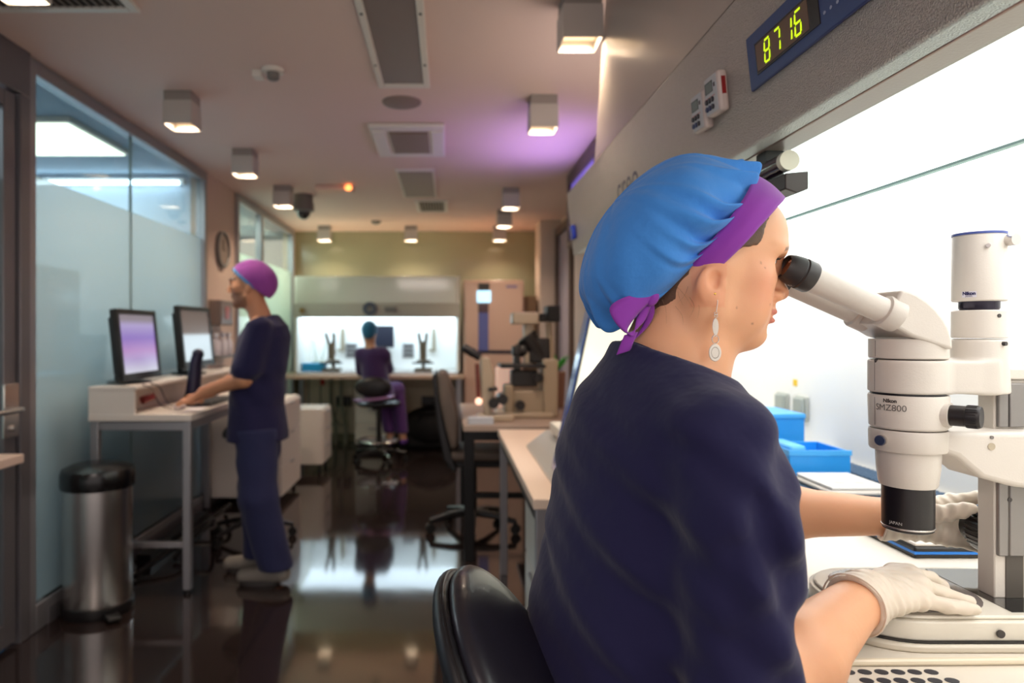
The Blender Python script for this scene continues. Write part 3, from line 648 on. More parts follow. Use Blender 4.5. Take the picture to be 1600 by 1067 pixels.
for k, (x, z) in enumerate(((-1.27, 1.25), (-.17, 1.25))):
    tag(put('hanging_bracket', MB().box(x-.02, x+.02, 8.20, 8.28, z-.14, z+.14).box(x-.06, x+.0, 8.20, 8.25, z-.14, z-.11), M('sock2', (150, 140, 120), .5), bevel=.003), ('thin tan bracket inside the far hood, left of the seated person', 'thin tan bracket inside the far hood, at its right')[k], 'bracket', 'brackets in the far hood')
tag(put('tip_box', MB().box(-1.66, -1.40, 7.75, 7.92, .90, .99), cyanp, bevel=.006), 'cyan box at the left end inside the far hood', 'box')
tag(put('tube_rack', MB().box(-1.60, -1.44, 8.05, 8.15, .90, 1.0).cyl((-1.56, 8.1, 1.0), (-1.6, 8.1, 1.24), .006).cyl((-1.5, 8.1, 1.0), (-1.44, 8.1, 1.22), .006), M('pale_rack', (170, 180, 160), .5), bevel=.003), 'pale rack with two thin rods behind the cyan box', 'rack')
# incubator cabinet to the right of the far hood
t = thing('incubator', 'tall beige incubator cabinet with a blue strip and glowing display', 'incubator', (.50, 7.7, 0))
inc = M('incubator_enamel', (214, 178, 158), .35, coat=.2)
put('cabinet', MB().box(.17, .84, 7.55, 8.2, .10, 1.92), inc, t, bevel=.012)
put('door', MB().box(.185, .825, 7.52, 7.55, 1.14, 1.905), inc, t, bevel=.008)
put('door', MB().box(.185, .825, 7.52, 7.55, .12, 1.11), inc, t, bevel=.008)
put('door_edge', MB().box(.18, .83, 7.515, 7.553, 1.108, 1.142), M('incubator_gasket', (52, 46, 60), .4), t)
put('blue_strip', MB().box(.335, .445, 7.508, 7.522, 1.14, 1.56), M('strip_blue', (96, 104, 168), .35), t, bevel=.003)
put('handle', MB().box(.335, .445, 7.50, 7.522, 1.56, 1.66), M('handle_brown', (90, 70, 78), .4), t, bevel=.005)
put('display', MB().box(.32, .47, 7.505, 7.522, 1.67, 1.80), M('inc_display', (180, 220, 240), .3, emit=(170, 222, 250), es=1.5), t, bevel=.003)
put('display_top', MB().box(.335, .455, 7.505, 7.522, 1.80, 1.88), dgrey, t, bevel=.003)
put('nameplate', MB().box(.64, .76, 7.514, 7.521, 1.83, 1.86), M('npl', (150, 130, 160), .4), t)
for x in (.24, .77): put('foot', MB().cyl((x, 7.65, 0), (x, 7.65, .10), .03).cyl((x, 8.1, 0), (x, 8.1, .10), .03), blackp, t)
tag(put('wall_cabinet', MB().box(.86, 1.0, 7.7, 8.35, 0, 1.75), M('brown_cab', (130, 104, 78), .5), bevel=.004), 'narrow brown cupboard between the incubator and the pale pillar', 'cupboard')

# ------------------------------------------------------------------ black-legged bench with inverted microscopes
T2 = .80
t = thing('bench', 'long bench with black legs carrying the far microscopes', 'bench', (.6, 4.7, 0))
put('worktop', MB().box(.09, .93, 3.99, 5.25, T2-.035, T2), M('bench_top', (176, 156, 142), .3), t, bevel=.003)
for (x, y) in ((.125, 4.03), (.125, 5.21), (.89, 4.03), (.89, 5.21)):
    put('leg', MB().box(x-.03, x+.03, y-.03, y+.03, 0, T2-.035), blackm, t, bevel=.003)
put('rail', MB().box(.155, .86, 4.01, 4.05, .37, .40), blackm, t)
put('rail', MB().box(.10, .15, 4.06, 5.18, T2-.075, T2-.035), blackm, t)
put('rail', MB().box(.155, .86, 4.01, 4.05, T2-.09, T2-.035), blackm, t)
put('shelf', MB().box(.52, .86, 4.1, 5.18, .40, .42), M('shelf_dark', (60, 44, 38), .5), t)
# inverted microscope, main one
tan = M('scope_tan', (182, 166, 144), .35); tand = M('scope_tan2', (164, 148, 126), .4)
Y0 = 4.45
def P(u, v, Y=Y0): x, y, z = at(u, v, Y); return x, z
def bx(m, u0, u1, v0, v1, y0, y1, Y=Y0): x0, z1 = P(u0, v0, Y); x1, z0 = P(u1, v1, Y); return m.box(x0, x1, y0, y1, z0, z1)
t = thing('inverted_microscope', 'large tan inverted microscope with black illuminator arm on the bench', 'microscope', (.42, 4.5, T2))
bx(MB(), 0, 1, 0, 1, 0, 1).bm.free()
m = MB(); x0, _ = P(775, 640); x1, _ = P(860, 640)
m.box(x0, x1, 4.32, 4.62, T2, .835); put('base', m, tan, t, bevel=.01)
m = MB(); bx(m, 787, 800, 600, 649, 4.36, 4.56); bx(m, 845, 868, 560, 649, 4.34, 4.60); bx(m, 800, 868, 608, 649, 4.36, 4.58); put('body', m, tand, t, bevel=.012)
m = MB(); bx(m, 780, 850, 568, 574, 4.34, 4.60); put('stage', m, blackp, t, bevel=.003)
m = MB(); bx(m, 798, 838, 578, 603, 4.38, 4.54); bx(m, 802, 812, 556, 580, 4.40, 4.48); put('objective_turret', m, blackp, t, bevel=.008)
m = MB(); a = at(822, 524, Y0); b = at(848, 560, Y0); m.cyl(a, b, .07, .05); a = at(806, 548, Y0); m.cyl(a, (a[0]+.07, a[1], a[2]+.01), .045); bx(m, 800, 812, 540, 556, 4.40, 4.50); bx(m, 826, 858, 528, 566, 4.40, 4.54); put('condenser', m, blackp, t, bevel=.01)
m = MB(); bx(m, 799, 840, 488, 507, 4.38, 4.54); bx(m, 818, 834, 500, 570, 4.42, 4.50); put('illuminator_arm', m, tan, t, bevel=.012)
m = MB(); bx(m, 841, 858, 490, 503, 4.40, 4.50); bx(m, 852, 872, 478, 503, 4.36, 4.54); put('lamp_house', m, blackm, t, bevel=.008)
m = MB(); a = at(857, 504, Y0); b = at(862, 570, Y0); m.cyl(a, b, .022); put('pillar', m, tand, t)
for (u, v) in ((812, 632), (840, 590)): 
    a = at(u, v, 4.36); put('focus_knob', MB().cyl(a, (a[0], a[1]-.05, a[2]), .03), blackp, t)
# second microscope: angled black eyepieces on a tan stem
t = thing('microscope', 'tan upright microscope with black eyepieces at the left of the bench', 'microscope', (.28, 4.3, T2)); Y1 = 4.25
def P1(u, v): x, y, z = at(u, v, Y1); return x, z
m = MB(); x0, z1 = P1(748, 556); x1, z0 = P1(772, 650); m.prism([(x0+.01, z1), (x1-.03, z1-.01), (x1, z1-.12), (x1-.02, T2+.03), (x0+.03, T2+.03), (x0+.01, z1-.12)], 4.19, 4.31); put('stem', m, tan, t, bevel=.012)
m = MB(); m.box(P1(746, 0)[0], P1(800, 0)[0], 4.16, 4.312, T2, T2+.04); put('base', m, tan, t, bevel=.01)
for dy in (-.032, .032):
    a = at(750, 558, Y1+dy); b = at(724, 542, Y1+dy); mid = at(740, 552, Y1+dy); put('eyepiece', MB().cyl(a, mid, .026).cyl(mid, b, .030, .024), blackp, t)
m = MB(); a = at(745, 568, Y1); m.cyl((a[0], 4.22, a[2]), (a[0]+.01, 4.22, a[2]-.22), .014); put('tube', m, M('tube_red', (120, 60, 50), .4), t)
put('lamp', MB().ell(at(748, 627, 4.2), (.022, .02, .022)), M('small_glow', (255, 220, 200), .3, emit=(255, 200, 170), es=1.6), t)
for (u, v) in ((770, 628), (784, 622)): 
    a = at(u, v, 4.24); put('focus_knob', MB().cyl((a[0], 4.15, a[2]), (a[0], 4.31, a[2]), .032), blackp, t)
m = MB(); x0, z1 = P1(762, 604); x1, z0 = P1(776, 609); m.box(x0, x1, 4.17, 4.315, z0, z1); put('stage', m, blackp, t)
tag(put('slide_warmer', MB().box(.12, .27, 4.03, 4.13, T2, T2+.04), M('pale_blue_box', (190, 196, 206), .4), bevel=.004), 'pale blue-white block at the left corner of the long bench', 'warmer')
tag(put('controller_box', MB().box(*[at(u, 0, 5.02)[0] for u in (790, 850)], 5.02, 5.2, T2, T2+.25), M('tan_box', (172, 146, 118), .5), bevel=.01), 'tan control box on the bench behind the large inverted microscope', 'control box')
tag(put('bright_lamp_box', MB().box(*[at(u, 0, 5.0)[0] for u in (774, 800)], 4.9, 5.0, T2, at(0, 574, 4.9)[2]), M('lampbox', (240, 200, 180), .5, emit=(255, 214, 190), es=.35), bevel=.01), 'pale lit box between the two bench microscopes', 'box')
t = thing('potted_plant', 'small green plant behind the microscope beside the large display', 'plant', (.72, 4.9, T2))
px, _, pz = at(870, 560, 4.95)
put('pot', MB().lathe([(0, 0), (.05, 0), (.065, .26), (.06, .26), (0, .25)], (px, 4.95, T2), n=20), M('pot', (150, 110, 90), .6), t)
m = MB()
for i in range(26):
    a = rnd.uniform(0, 6.28); l = rnd.uniform(.05, .11); tip = Vector((px+l*math.cos(a), 4.95+l*math.sin(a), T2+.26+rnd.uniform(.04, .14))); ba = Vector((px, 4.95, T2+.25)); mid = (ba+tip)/2+Vector((0, 0, .02)); sd = Vector((-math.sin(a), math.cos(a), 0))*.014
    V = [m.bm.verts.new(q) for q in (ba, mid+sd, tip, mid-sd)]; m.bm.faces.new(V)
put('leaves', m, M('leaf', (60, 170, 60), .5), t, solid=.001)
# office chair between bench and far counter
t = thing('office_chair', 'tall grey-brown padded office chair seen edge-on by the bench', 'chair', (.12, 4.6, 0)); cx, cy = .10, 4.72
prof = [(at(u, v, 4.6)[0], at(u, v, 4.6)[2]) for (u, v) in ((690, 580), (705, 579), (716, 610), (724, 650), (724, 692), (712, 698), (702, 660), (694, 620))]
put('backrest', MB().prism(prof, 4.42, 4.86), M('chair_grey', (112, 98, 88), .55), t, bevel=.03, seg=4)
prof = [(at(u, v, 4.6)[0], at(u, v, 4.6)[2]) for (u, v) in ((683, 584), (690, 580), (694, 620), (702, 660), (712, 698), (722, 728), (716, 732), (700, 712), (690, 660))]
put('back_shell', MB().prism(prof, 4.44, 4.84), blackp, t, bevel=.012, seg=3)
put('seat', MB().box(.03, .44, 4.44, 4.86, .50, .57), M('chair_grey'), t, bevel=.03, seg=4)
put('seat_pan', MB().box(.02, .38, 4.48, 4.82, .455, .50), blackp, t, bevel=.01)
put('column', MB().cyl((.2, 4.66, .1), (.2, 4.66, .46), .028), blackp, t)
for k in range(5):
    a = k*2*math.pi/5+.9; e = (.2+.30*math.cos(a), 4.66+.30*math.sin(a))
    g = put('base_arm', MB().tube([(.2, 4.66, .12), (.2+.15*math.cos(a), 4.66+.15*math.sin(a), .11), (e[0], e[1], .08)], (.03, .018), 10), blackp, t)
    put('caster', MB().cyl((e[0]-.02*math.sin(a), e[1]+.02*math.cos(a), .032), (e[0]+.02*math.sin(a), e[1]-.02*math.cos(a), .032), .032, n=16).cyl((e[0], e[1], .03), (e[0], e[1], .085), .009), rubber, g)

t.location.x -= .03
# ------------------------------------------------------------------ white side desk with cabinet, sloped base and big display
T3 = .80
t = thing('side_desk', 'white side desk with pale wood top next to the woman', 'desk', (.5, 3.0, 0))
put('desktop', MB().box(.28, .94, 2.24, 3.84, T3-.035, T3), M('desk_pale', (236, 212, 194), .35), t, bevel=.003)
for (x, y) in ((.31, 2.27), (.31, 3.8), (.91, 3.8), (.91, 2.27)): put('leg', MB().box(x-.02, x+.02, y-.02, y+.02, 0, T3-.035), alu, t, bevel=.003)
put('side_rail', MB().box(.295, .325, 2.29, 3.78, T3-.09, T3-.035), dgrey, t)
t = thing('cabinet', 'white two-drawer cabinet on casters under the side desk', 'drawer unit', (.5, 2.7, 0), 'white drawer units')
put('carcass', MB().box(.352, .80, 2.32, 2.98, .13, .69), M('cab_pale', (176, 178, 172), .45), t, bevel=.004)
for (a, b_) in ((.14, .40), (.41, .68)):
    d = put('drawer', MB().box(.335, .351, 2.34, 2.96, a, b_), M('cab_pale2', (196, 196, 192), .4), t, bevel=.003); put('handle', MB().box(.322, .335, 2.55, 2.75, b_-.03, b_-.018), alu, d)
for (x, y) in ((.40, 2.38), (.74, 2.38), (.40, 2.92), (.74, 2.92)): put('caster', MB().cyl((x-.01, y, .04), (x+.01, y, .04), .04, n=16).cyl((x, y, .04), (x, y, .13), .01), blackp, t)
tag(put('floor_cable', MB().tube([(.2, 2.5, .015), (.32, 2.2, .02), (.3, 2.0, .015), (.42, 1.9, .02), (.6, 2.0, .02)], .012, 8, sub=8), blackp), 'thick black cable on the floor by the side desk cabinet', 'cable')
t = thing('large_display', 'large bright display with a blue edge leaning back beside the woman', 'display', (.45, 2.2, T3))
tilt = lambda z: .375+.155*(z-.82)/.72
z0, z1, ya, yb = .835, 1.55, 1.68, 2.58
def slab(off0, off1, y0, y1, za, zb): return MB().prism([(tilt(za)+off0, za), (tilt(zb)+off0, zb), (tilt(zb)+off1, zb), (tilt(za)+off1, za)], y0, y1)
put('casing', slab(.022, .05, ya, yb, z0, z1), blackp, t, bevel=.004)
put('screen', slab(.0195, .0225, ya+.02, yb-.035, z0+.03, z1-.03), M('white_screen', (240, 238, 225), .3, emit=(255, 250, 226), es=.78), t, smooth=False)
m = slab(.012, .022, yb-.085, yb, z0, z1); put('blue_edge', m, M('display_blue', (56, 92, 176), .2, coat=.6), t, bevel=.003)
put('inner_bezel', slab(.017, .022, yb-.10, yb-.085, z0, z1), blackp, t)
put('bottom_bezel', slab(.014, .022, ya, yb-.10, z0, z0+.03), greyp, t)
put('foot', MB().box(.42, .50, 2.28, 2.38, T3+.01, .88).box(.40, .50, 2.2, 2.40, T3, T3+.02), dgrey, t, bevel=.005)
m = MB().prism([(.372, T3), (.375, T3+.012), (.47, T3+.085), (.505, T3+.085), (.505, T3)], 2.42, 3.25)
tag(put('sloped_base', m, M('silver_wedge', (190, 184, 178), .3, .3), bevel=.003), 'long silver wedge-shaped unit lying under the large display', 'console')
# ------------------------------------------------------------------ near laminar flow hood (right side)
HY0, HY1 = .12, 3.08
def fx(z): return .565-.03*(z-1.695)/.275
ham = M('hammered_grey_glints', (196, 190, 184), .34, .7, bump=(380, 1.0, .012), vary=(420, .35))  # hammered bump; the colour speckle paints in sparkle of reflected light
upm = M('upper_beige', (172, 160, 150), .3, .1, coat=.3)
sof = M('soffit_bronze', (180, 158, 146), .33, .5, bump=(200, .35, .001))
hwhite = M('hood_bright_white', (246, 246, 242), .5)
cream = M('tray_cream', (232, 224, 210), .28, coat=.2)
t = H = thing('laminar_flow_hood', 'huge brightly lit laminar flow hood filling the right side, woman working in it', 'fume hood', (.9, 1.6, 0))
put('fascia', MB().prism([(fx(1.695), 1.695), (.60, 1.695), (.60, 1.97), (fx(1.97), 1.97)], HY0, HY1, 'xz') if 0 else MB().prism([(fx(1.695), 1.695), (.60, 1.695), (.60, 1.97), (fx(1.97), 1.97)], HY0, HY1), ham, t, bevel=.004)
put('upper_housing', MB().prism([(.537, 1.972), (1.26, 1.972), (1.26, 2.578), (.577, 2.578)], HY0, 2.50), upm, t)
put('soffit', MB().box(.60, .655, HY0, HY1, 1.695, 1.74), sof, t, bevel=.004)
# ribbed lit diffuser in the roof of the hood
dm = bpy.data.materials.new('ribbed_diffuser'); dm.use_nodes = True; nt = dm.node_tree; b = nt.nodes['Principled BSDF']
tc = nt.nodes.new('ShaderNodeTexCoord'); wv = nt.nodes.new('ShaderNodeTexWave'); wv.bands_direction = 'X'; wv.inputs['Scale'].default_value = 55
nt.links.new(tc.outputs['Object'], wv.inputs['Vector']); mr = nt.nodes.new('ShaderNodeMapRange'); mr.inputs['To Min'].default_value = 3.1; mr.inputs['To Max'].default_value = 3.8
nt.links.new(wv.outputs['Fac'], mr.inputs['Value']); b.inputs['Emission Color'].default_value = (1, .985, .962, 1); b.inputs['Base Color'].default_value = (.8, .8, .8, 1)
nt.links.new(mr.outputs[0], b.inputs['Emission Strength'])
put('light_diffuser', MB().box(.66, 1.245, HY0+.03, HY1-.03, 1.705, 1.715), dm, t, smooth=False)
put('back_wall', MB().box(1.248, 1.262, HY0, HY1, .93, 1.72), hwhite, t)
put('side_panel', MB().box(.63, 1.248, HY1-.03, HY1, .93, 1.70), hwhite, t)
put('side_panel', MB().box(.63, 1.248, HY0, HY0+.03, .93, 1.70), hwhite, t)
gp = put('sash', MB().box(.645, .650, HY0+.03, HY1-.03, 1.566, 1.70), sash, t, smooth=False)
put('glass_edge', MB().box(.643, .652, HY0+.03, HY1-.03, 1.5625, 1.566), M('glass_edge', (190, 235, 230), .5), gp)
put('work_surface', MB().box(.458, 1.248, HY0, HY1, .905, .945), cream, t, bevel=.004)
put('rear_slot', MB().box(1.14, 1.235, 1.30, 2.2, .945, .9475), blackm, t)
m = MB()
for i in range(44): m.box(1.145, 1.23, 1.31+i*.02, 1.32+i*.02, .9475, .951)
put('rear_grille', m, M('rack_blue', (70, 100, 130), .35), t)
for (x, y) in ((.50, HY0+.04), (1.2, HY0+.04), (.98, HY1-.04), (1.2, HY1-.04)): put('leg', MB().box(x-.025, x+.025, y-.025, y+.025, 0, .905), alu, t)
m = MB()
put('tray_ridge', MB().tube([(.48, .826, .950), (.85, .834, .950), (1.2, .842, .950)], .0045, 10), M('ridge_cream', (226, 214, 190), .3), t)
put('perforated_plate', MB().box(.460, .60, .60, .822, .945, .9465), cream, t)
m = MB()
for r_ in range(9):
    for i in range(6):
        x = .474+i*.0197+(r_ % 2)*.0098; y = .809-r_*.020
        if x < .59: m.prism([(x+.0078*math.cos(a)*(1 if abs(math.cos(a)) < .5 else 1), y+.0062*math.sin(a)) for a in [k*math.pi/8 for k in range(16)]], .9465, .9472, 'xy')
put('slots', m, M('slot_dark', (38, 40, 52), .5), t)
tag(t.children[-1], kind='stuff') if 0 else None
# controls on the fascia
pn = put('control_panel', MB().prism([(fx(1.784)-.006, 1.784), (fx(1.784), 1.784), (fx(1.879), 1.879), (fx(1.879)-.006, 1.879)], .62, 1.238), M('panel_navy', (40, 56, 110), .42), t, bevel=.002)
def fpl(y0, y1, za, zb, o0, o1): return MB().prism([(fx(za)-o1, za), (fx(za)-o0, za), (fx(zb)-o0, zb), (fx(zb)-o1, zb)], y0, y1)
put('display_window', fpl(1.002, 1.204, 1.802, 1.856, .006, .0075), M('disp_dark', (34, 26, 24), .25), pn)
put('display_glass', fpl(1.03, 1.200, 1.806, 1.852, .0075, .0082), M('disp_brown', (82, 58, 44), .25, emit=(80, 56, 40), es=.25), pn)
SEG = {'8': 'abcdefg', '7': 'abc', '1': 'bc', '6': 'acdefg'}
led = M('led_green', (200, 230, 20), .4, emit=(196, 226, 10), es=1.15)
for ch, yc in zip('8716', (1.160, 1.124, 1.086, 1.058)):
    m = MB(); w_, h_, s_ = .0170, .0360, .0036
    for sg in SEG[ch]:
        hx = {'a': (0, h_/2), 'g': (0, 0), 'd': (0, -h_/2), 'b': (w_/2, h_/4), 'c': (w_/2, -h_/4), 'e': (-w_/2, -h_/4), 'f': (-w_/2, h_/4)}[sg]
        hor = sg in 'agd'; l = (w_ if hor else h_/2)-.002
        z = 1.829+hx[1]; sl = hx[1]*.10; y = yc-hx[0]-sl
        m.xbox(Matrix.Translation((fx(z)-.0086, y, z)), .0006, l if hor else s_, s_ if hor else l)
    put('digit', m, led, pn, smooth=False)
for i in range(7): 
    z = 1.812; y = 1.006-i*.0165
    put('indicator', MB().cyl((fx(z)-.0062, y, z), (fx(z)-.0072, y, z), .0028, n=10), M('dotgrey', (150, 155, 180), .4), pn)
put('wordmark', MB(), upm, t) if 0 else None
put_text('lettering', 'creo', .135, lambda a, b_: Vector((fx(1.802+b_)-.0012, 2.105-a, 1.802+b_)), M('letter_navy', (52, 44, 84), .4), t, bold=.0)
put('blue_button', fpl(2.955, 3.02, 1.752, 1.815, .0, .02), M('button_blue', (26, 52, 170), .25), t, bevel=.01, seg=3)
put('red_label', MB().prism([(.566-.0012, 2.38), (.566, 2.38), (.571, 2.47), (.571-.0012, 2.47)], 2.235, 2.262), M('red_mark', (150, 60, 48), .5), t)
def timer(yc, zc, lb):
    t = thing('kitchen_timer', lb, 'timer', (fx(zc), yc, zc-.04), 'pair of digital timers')
    # local frame: a to the right (-Y), b up, c out of the fascia
    n = Vector((-1, 0, -.109)).normalized(); up = Vector((-.109, 0, 1)).normalized(); rt = Vector((0, -1, 0))
    Q = Matrix((rt, up, n)).transposed().to_4x4(); Mx = Matrix.Translation(Vector((fx(zc), yc, zc))) @ Q @ Matrix.Rotation(R(-3), 4, 'Z')
    def B(a0, a1, b0, b1, c0, c1): return MB().box(a0, a1, b0, b1, c0, c1).xf(Mx)
    tw = M('timer_white', (204, 188, 180), .4)
    put('case', B(-.034, .034, -.040, .040, .0, .021), tw, t, bevel=.007, seg=3)
    put('face', B(-.030, .030, -.036, .036, .021, .0222), M('timer_face', (196, 190, 190), .35), t, bevel=.002)
    l = put('lcd_frame', B(-.027, .010, .005, .027, .0222, .0228), blackp, t); put('lcd', B(-.023, .009, .006, .025, .0228, .0232), M('lcd_grey', (112, 120, 112), .3), l)
    put('red_switch', B(.0342, .0352, -.008, .026, .006, .014), M('timer_red', (140, 10, 14), .4), t)
    put('small_mark', B(.015, .021, .012, .020, .0222, .0230), M('mark_dark', (60, 24, 30), .4), t)
    for i in range(3):
        for j in range(2):
            m = MB(); m.cyl((-.022+i*.0145, -.010-j*.0145, .0222), (-.022+i*.0145, -.010-j*.0145, .0255), .0052, n=16).xf(Mx)
            put('button', m, M('btn_blue', (30, 40, 90), .35) if (i < 2 and j) else M('btn_dark', (44, 36, 44), .35), t)
    put('red_marks', B(-.026, .018, -.0045, -.0030, .0222, .0226), M('mark_red', (200, 110, 100), .5), t)
timer(1.452, 1.818, 'white digital timer on the grey fascia, the left and lower of two')
timer(1.372, 1.828, 'white digital timer with visible red side switch, the right of two')
t = thing('sash_handle', 'black bracket with a glossy rail under the hood edge behind her forehead', 'bracket', (.63, 1.33, 1.60))
put('bracket', MB().prism([(.600, 1.632), (.642, 1.636), (.642, 1.604), (.622, 1.596), (.600, 1.604)], 1.215, 1.46), M('bracket_dark', (56, 46, 44), .35, .3), t, bevel=.002)
put('rail', MB().cyl((.612, 1.235, 1.657), (.612, 1.46, 1.657), .0175), M('rail_violet', (44, 18, 46), .12, coat=.6), t)
put('end_cap', MB().cyl((.612, 1.222, 1.657), (.612, 1.236, 1.657), .018), M('cap_cream', (226, 220, 200), .35), t)
put('hanger', MB().box(.605, .64, 1.30, 1.34, 1.634, 1.694), blackp, t)
for y, lb in ((2.535, 'grey socket plate on the bright hood wall, the one farther left'), (2.40, 'grey socket plate on the bright hood wall, the one farther right')):
    t = thing('wall_socket', lb, 'socket', (1.245, y, 1.03), 'sockets on the bright hood wall')
    put('plate', MB().box(1.236, 1.248, y-.042, y+.042, 1.035, 1.125), M('sock_pl', (176, 180, 172), .4), t, bevel=.006)
    put('lid', MB().box(1.226, 1.237, y-.034, y+.034, 1.045, 1.118), M('sock_lid', (158, 166, 160), .4), t, bevel=.006)
tag(put('yellow_sticker', MB().box(1.245, 1.248, 2.44, 2.465, 1.155, 1.178), M('yellow', (240, 200, 40), .5)), 'tiny yellow sticker on the bright wall above the sockets', 'sticker')
tag(put('dark_mat', MB().box(.86, 1.13, 1.45, 2.42, .9452, .949), M('mat_blue', (52, 78, 100), .3), bevel=.001), 'dark blue mat lying under the tray and blue boxes', 'mat')
def rack_box(x0, x1, y0, y1, h, lb, lid):
    t = thing('rack_box', lb, 'box', ((x0+x1)/2, (y0+y1)/2, .949), 'blue plastic boxes in the hood'); z = .949
    th = .006
    put('body', MB().box(x0, x1, y0, y0+th, z, z+h).box(x0, x1, y1-th, y1, z, z+h).box(x0, x0+th, y0+th, y1-th, z, z+h).box(x1-th, x1, y0+th, y1-th, z, z+h).box(x0+th, x1-th, y0+th, y1-th, z, z+.006), bluep, t, bevel=.002)
    if lid: put('lid', MB().box(x0-.003, x1+.003, y0-.003, y1+.003, z+h, z+h+.016), M('blue_lid', (70, 170, 240), .35), t, bevel=.003)
    else:
        put('lip', MB().box(x0-.002, x1+.002, y0-.002, y0+.004, z+h-.012, z+h+.002).box(x0-.002, x0+.004, y0+.004, y1, z+h-.012, z+h+.002), M('blue_lid', (70, 170, 240), .35), t)
        put('contents', MB().box(x0+.012, x0+.06, y0+.02, y1-.02, z+.006, z+h+.012), M('blue_light', (90, 180, 245), .4), t, bevel=.01)
rack_box(.945, 1.115, 1.89, 2.06, .070, 'low open blue plastic box behind the white tray', False)
rack_box(1.00, 1.128, 2.16, 2.36, .125, 'taller blue lidded box standing behind the open blue box', True)
t = thing('white_tray', 'small flat white lidded block with four round wells inside the hood', 'tray', (1.0, 1.76, .949))
put('base', MB().box(.93, 1.08, 1.66, 1.84, .949, .962), whitep, t, bevel=.006)
put('top', MB().box(.935, 1.075, 1.665, 1.835, .962, .972), M('tray_white', (236, 234, 230), .35), t, bevel=.004)
for x in (.98, 1.03):
    for y in (1.71, 1.79): put('well', MB().cyl((x, y, .972), (x, y, .9728), .014, n=20), M('well', (200, 196, 190), .4), t)
t = thing('warming_stage', 'flat black device with a blue stripe and pale glossy top by her far hand', 'heating plate', (.95, 1.31, .945))
put('base', MB().box(.832, 1.13, 1.217, 1.40, .945, .966), blackp, t, bevel=.004)
put('blue_stripe', MB().box(.831, 1.131, 1.216, 1.401, .953, .9575), M('stripe_blue', (20, 120, 215), .35), t)
put('frame', MB().box(.834, 1.128, 1.219, 1.398, .966, .972), M('stage_frame', (214, 208, 202), .3), t, bevel=.003)
put('plate', MB().box(.85, 1.11, 1.235, 1.385, .972, .9735), M('stage_plate', (150, 146, 142), .15, .3), t)

# ------------------------------------------------------------------ the stereo microscope
sw = M('scope_white', (212, 205, 196), .42, bump=(500, .25, .0006)); sw2 = M('scope_white_edge', (206, 196, 178), .42)
sblk = M('scope_black', (26, 22, 24), .38)
XM, YM = .6295, .935
t = S = thing('stereo_microscope', 'large cream stereo microscope she looks through, black objective and camera tube', 'microscope', (XM, YM, .945))
def rrect(x0, x1, y0, y1, r, n=8):
    P = []
    for (cx, cy, a0) in ((x1-r, y1-r, 0), (x0+r, y1-r, 90), (x0+r, y0+r, 180), (x1-r, y0+r, 270)):
        for i in range(n+1): a = R(a0+90*i/n); P.append((cx+r*math.cos(a), cy+r*math.sin(a)))
    return P
def Z(v, Y=.93): return EYE-(v-VV)*Y/F
def X_(u, Y=.93): return (u-VU)*Y/F
# base, glass inserts
bs = put('base', MB().prism(rrect(.527, .99, .868, 1.062, .085), .956, .981, 'xy').prism(rrect(.533, .984, .874, 1.056, .08), .981, .986, 'xy'), M('base_white', (226, 220, 206), .32, coat=.2), t, bevel=.003, seg=3)
put('base_rim', MB().prism(rrect(.508, 1.0, .858, 1.072, .095), .945, .955, 'xy'), M('base_white'.replace('white', 'rim'), (214, 206, 190), .3), t, bevel=.003)
put('gap', MB().prism(rrect(.519, .995, .863, 1.067, .09), .955, .9565, 'xy'), blackp, t)
put('stage_plate', MB().prism(rrect(.553, .73, .885, 1.046, .07), .986, .9868, 'xy'), M('stage_grey', (128, 120, 118), .12, .2, coat=.5), bs)
put('glass_insert', MB().box(.731, .97, .885, 1.046, .986, .9868), M('black_glass', (8, 10, 14), .05, coat=1), bs)
put('screw', MB().cyl((.70, .866, .967), (.70, .8635, .967), .005, n=14), dgrey, bs)
# objective and zoom body
put('objective', MB().lathe([(0, 1.079), (.026, 1.079), (.0302, 1.081), (.0308, 1.085), (.0312, 1.130), (.0312, 1.140), (0, 1.140)], (XM, YM, 0), n=64), sblk, t)
put('objective_ring', MB().lathe([(.0310, 1.0835), (.0316, 1.0840), (.0316, 1.0855), (.0310, 1.086)], (XM, YM, 0), n=64), steel, t)
m = MB().lathe([(0, 1.140), (.0330, 1.140), (.0350, 1.144), (.0375, 1.165), (.0388, 1.192), (0, 1.192)], (XM, YM, 0), n=64); put('neck', m, sw, t)
rg = put('focus_holder', MB().lathe([(0, 1.189), (.0445, 1.189), (.0462, 1.192), (.0468, 1.213), (.0455, 1.2175), (0, 1.2175)], (XM, YM, 0), n=64), sw, t)
put('clamp_screw', MB().cyl((.592, .926, 1.204), (.5795, .916, 1.204), .0070), steel, rg)
put('clamp_tip', MB().cyl((.5797, .9161, 1.204), (.5782, .9149, 1.204), .0060), M('clamp_blue', (44, 54, 80), .3), rg)
zb_ = put('zoom_body', MB().lathe([(0, 1.2190), (.0440, 1.2190), (.0462, 1.2215), (.0475, 1.262), (.0460, 1.2645), (0, 1.2645)], (XM, YM, 0), n=72), sw, t)
def seamline(r, deg, z0, z1): a = R(deg); return MB().cyl((XM+r*math.cos(a), YM+r*math.sin(a), z0), (XM+r*math.cos(a), YM+r*math.sin(a), z1), .0005, n=6)
put('seam', seamline(.0472, -176, 1.223, 1.261), greyp, zb_)
put('zoom_collar', MB().cyl((.648, .905, 1.2405), (.6575, .893, 1.2405), .0165), sw, t)
KB = (.6575, .893, 1.2405); KA = (.66, -.75, 0)
kn = put('zoom_knob', MB().lathe([(0, 0), (.0135, 0), (.0135, .016), (.0145, .017), (.0145, .030), (.0132, .0325), (0, .0325)], KB, axis=KA, n=36), sblk, t)
m = MB()
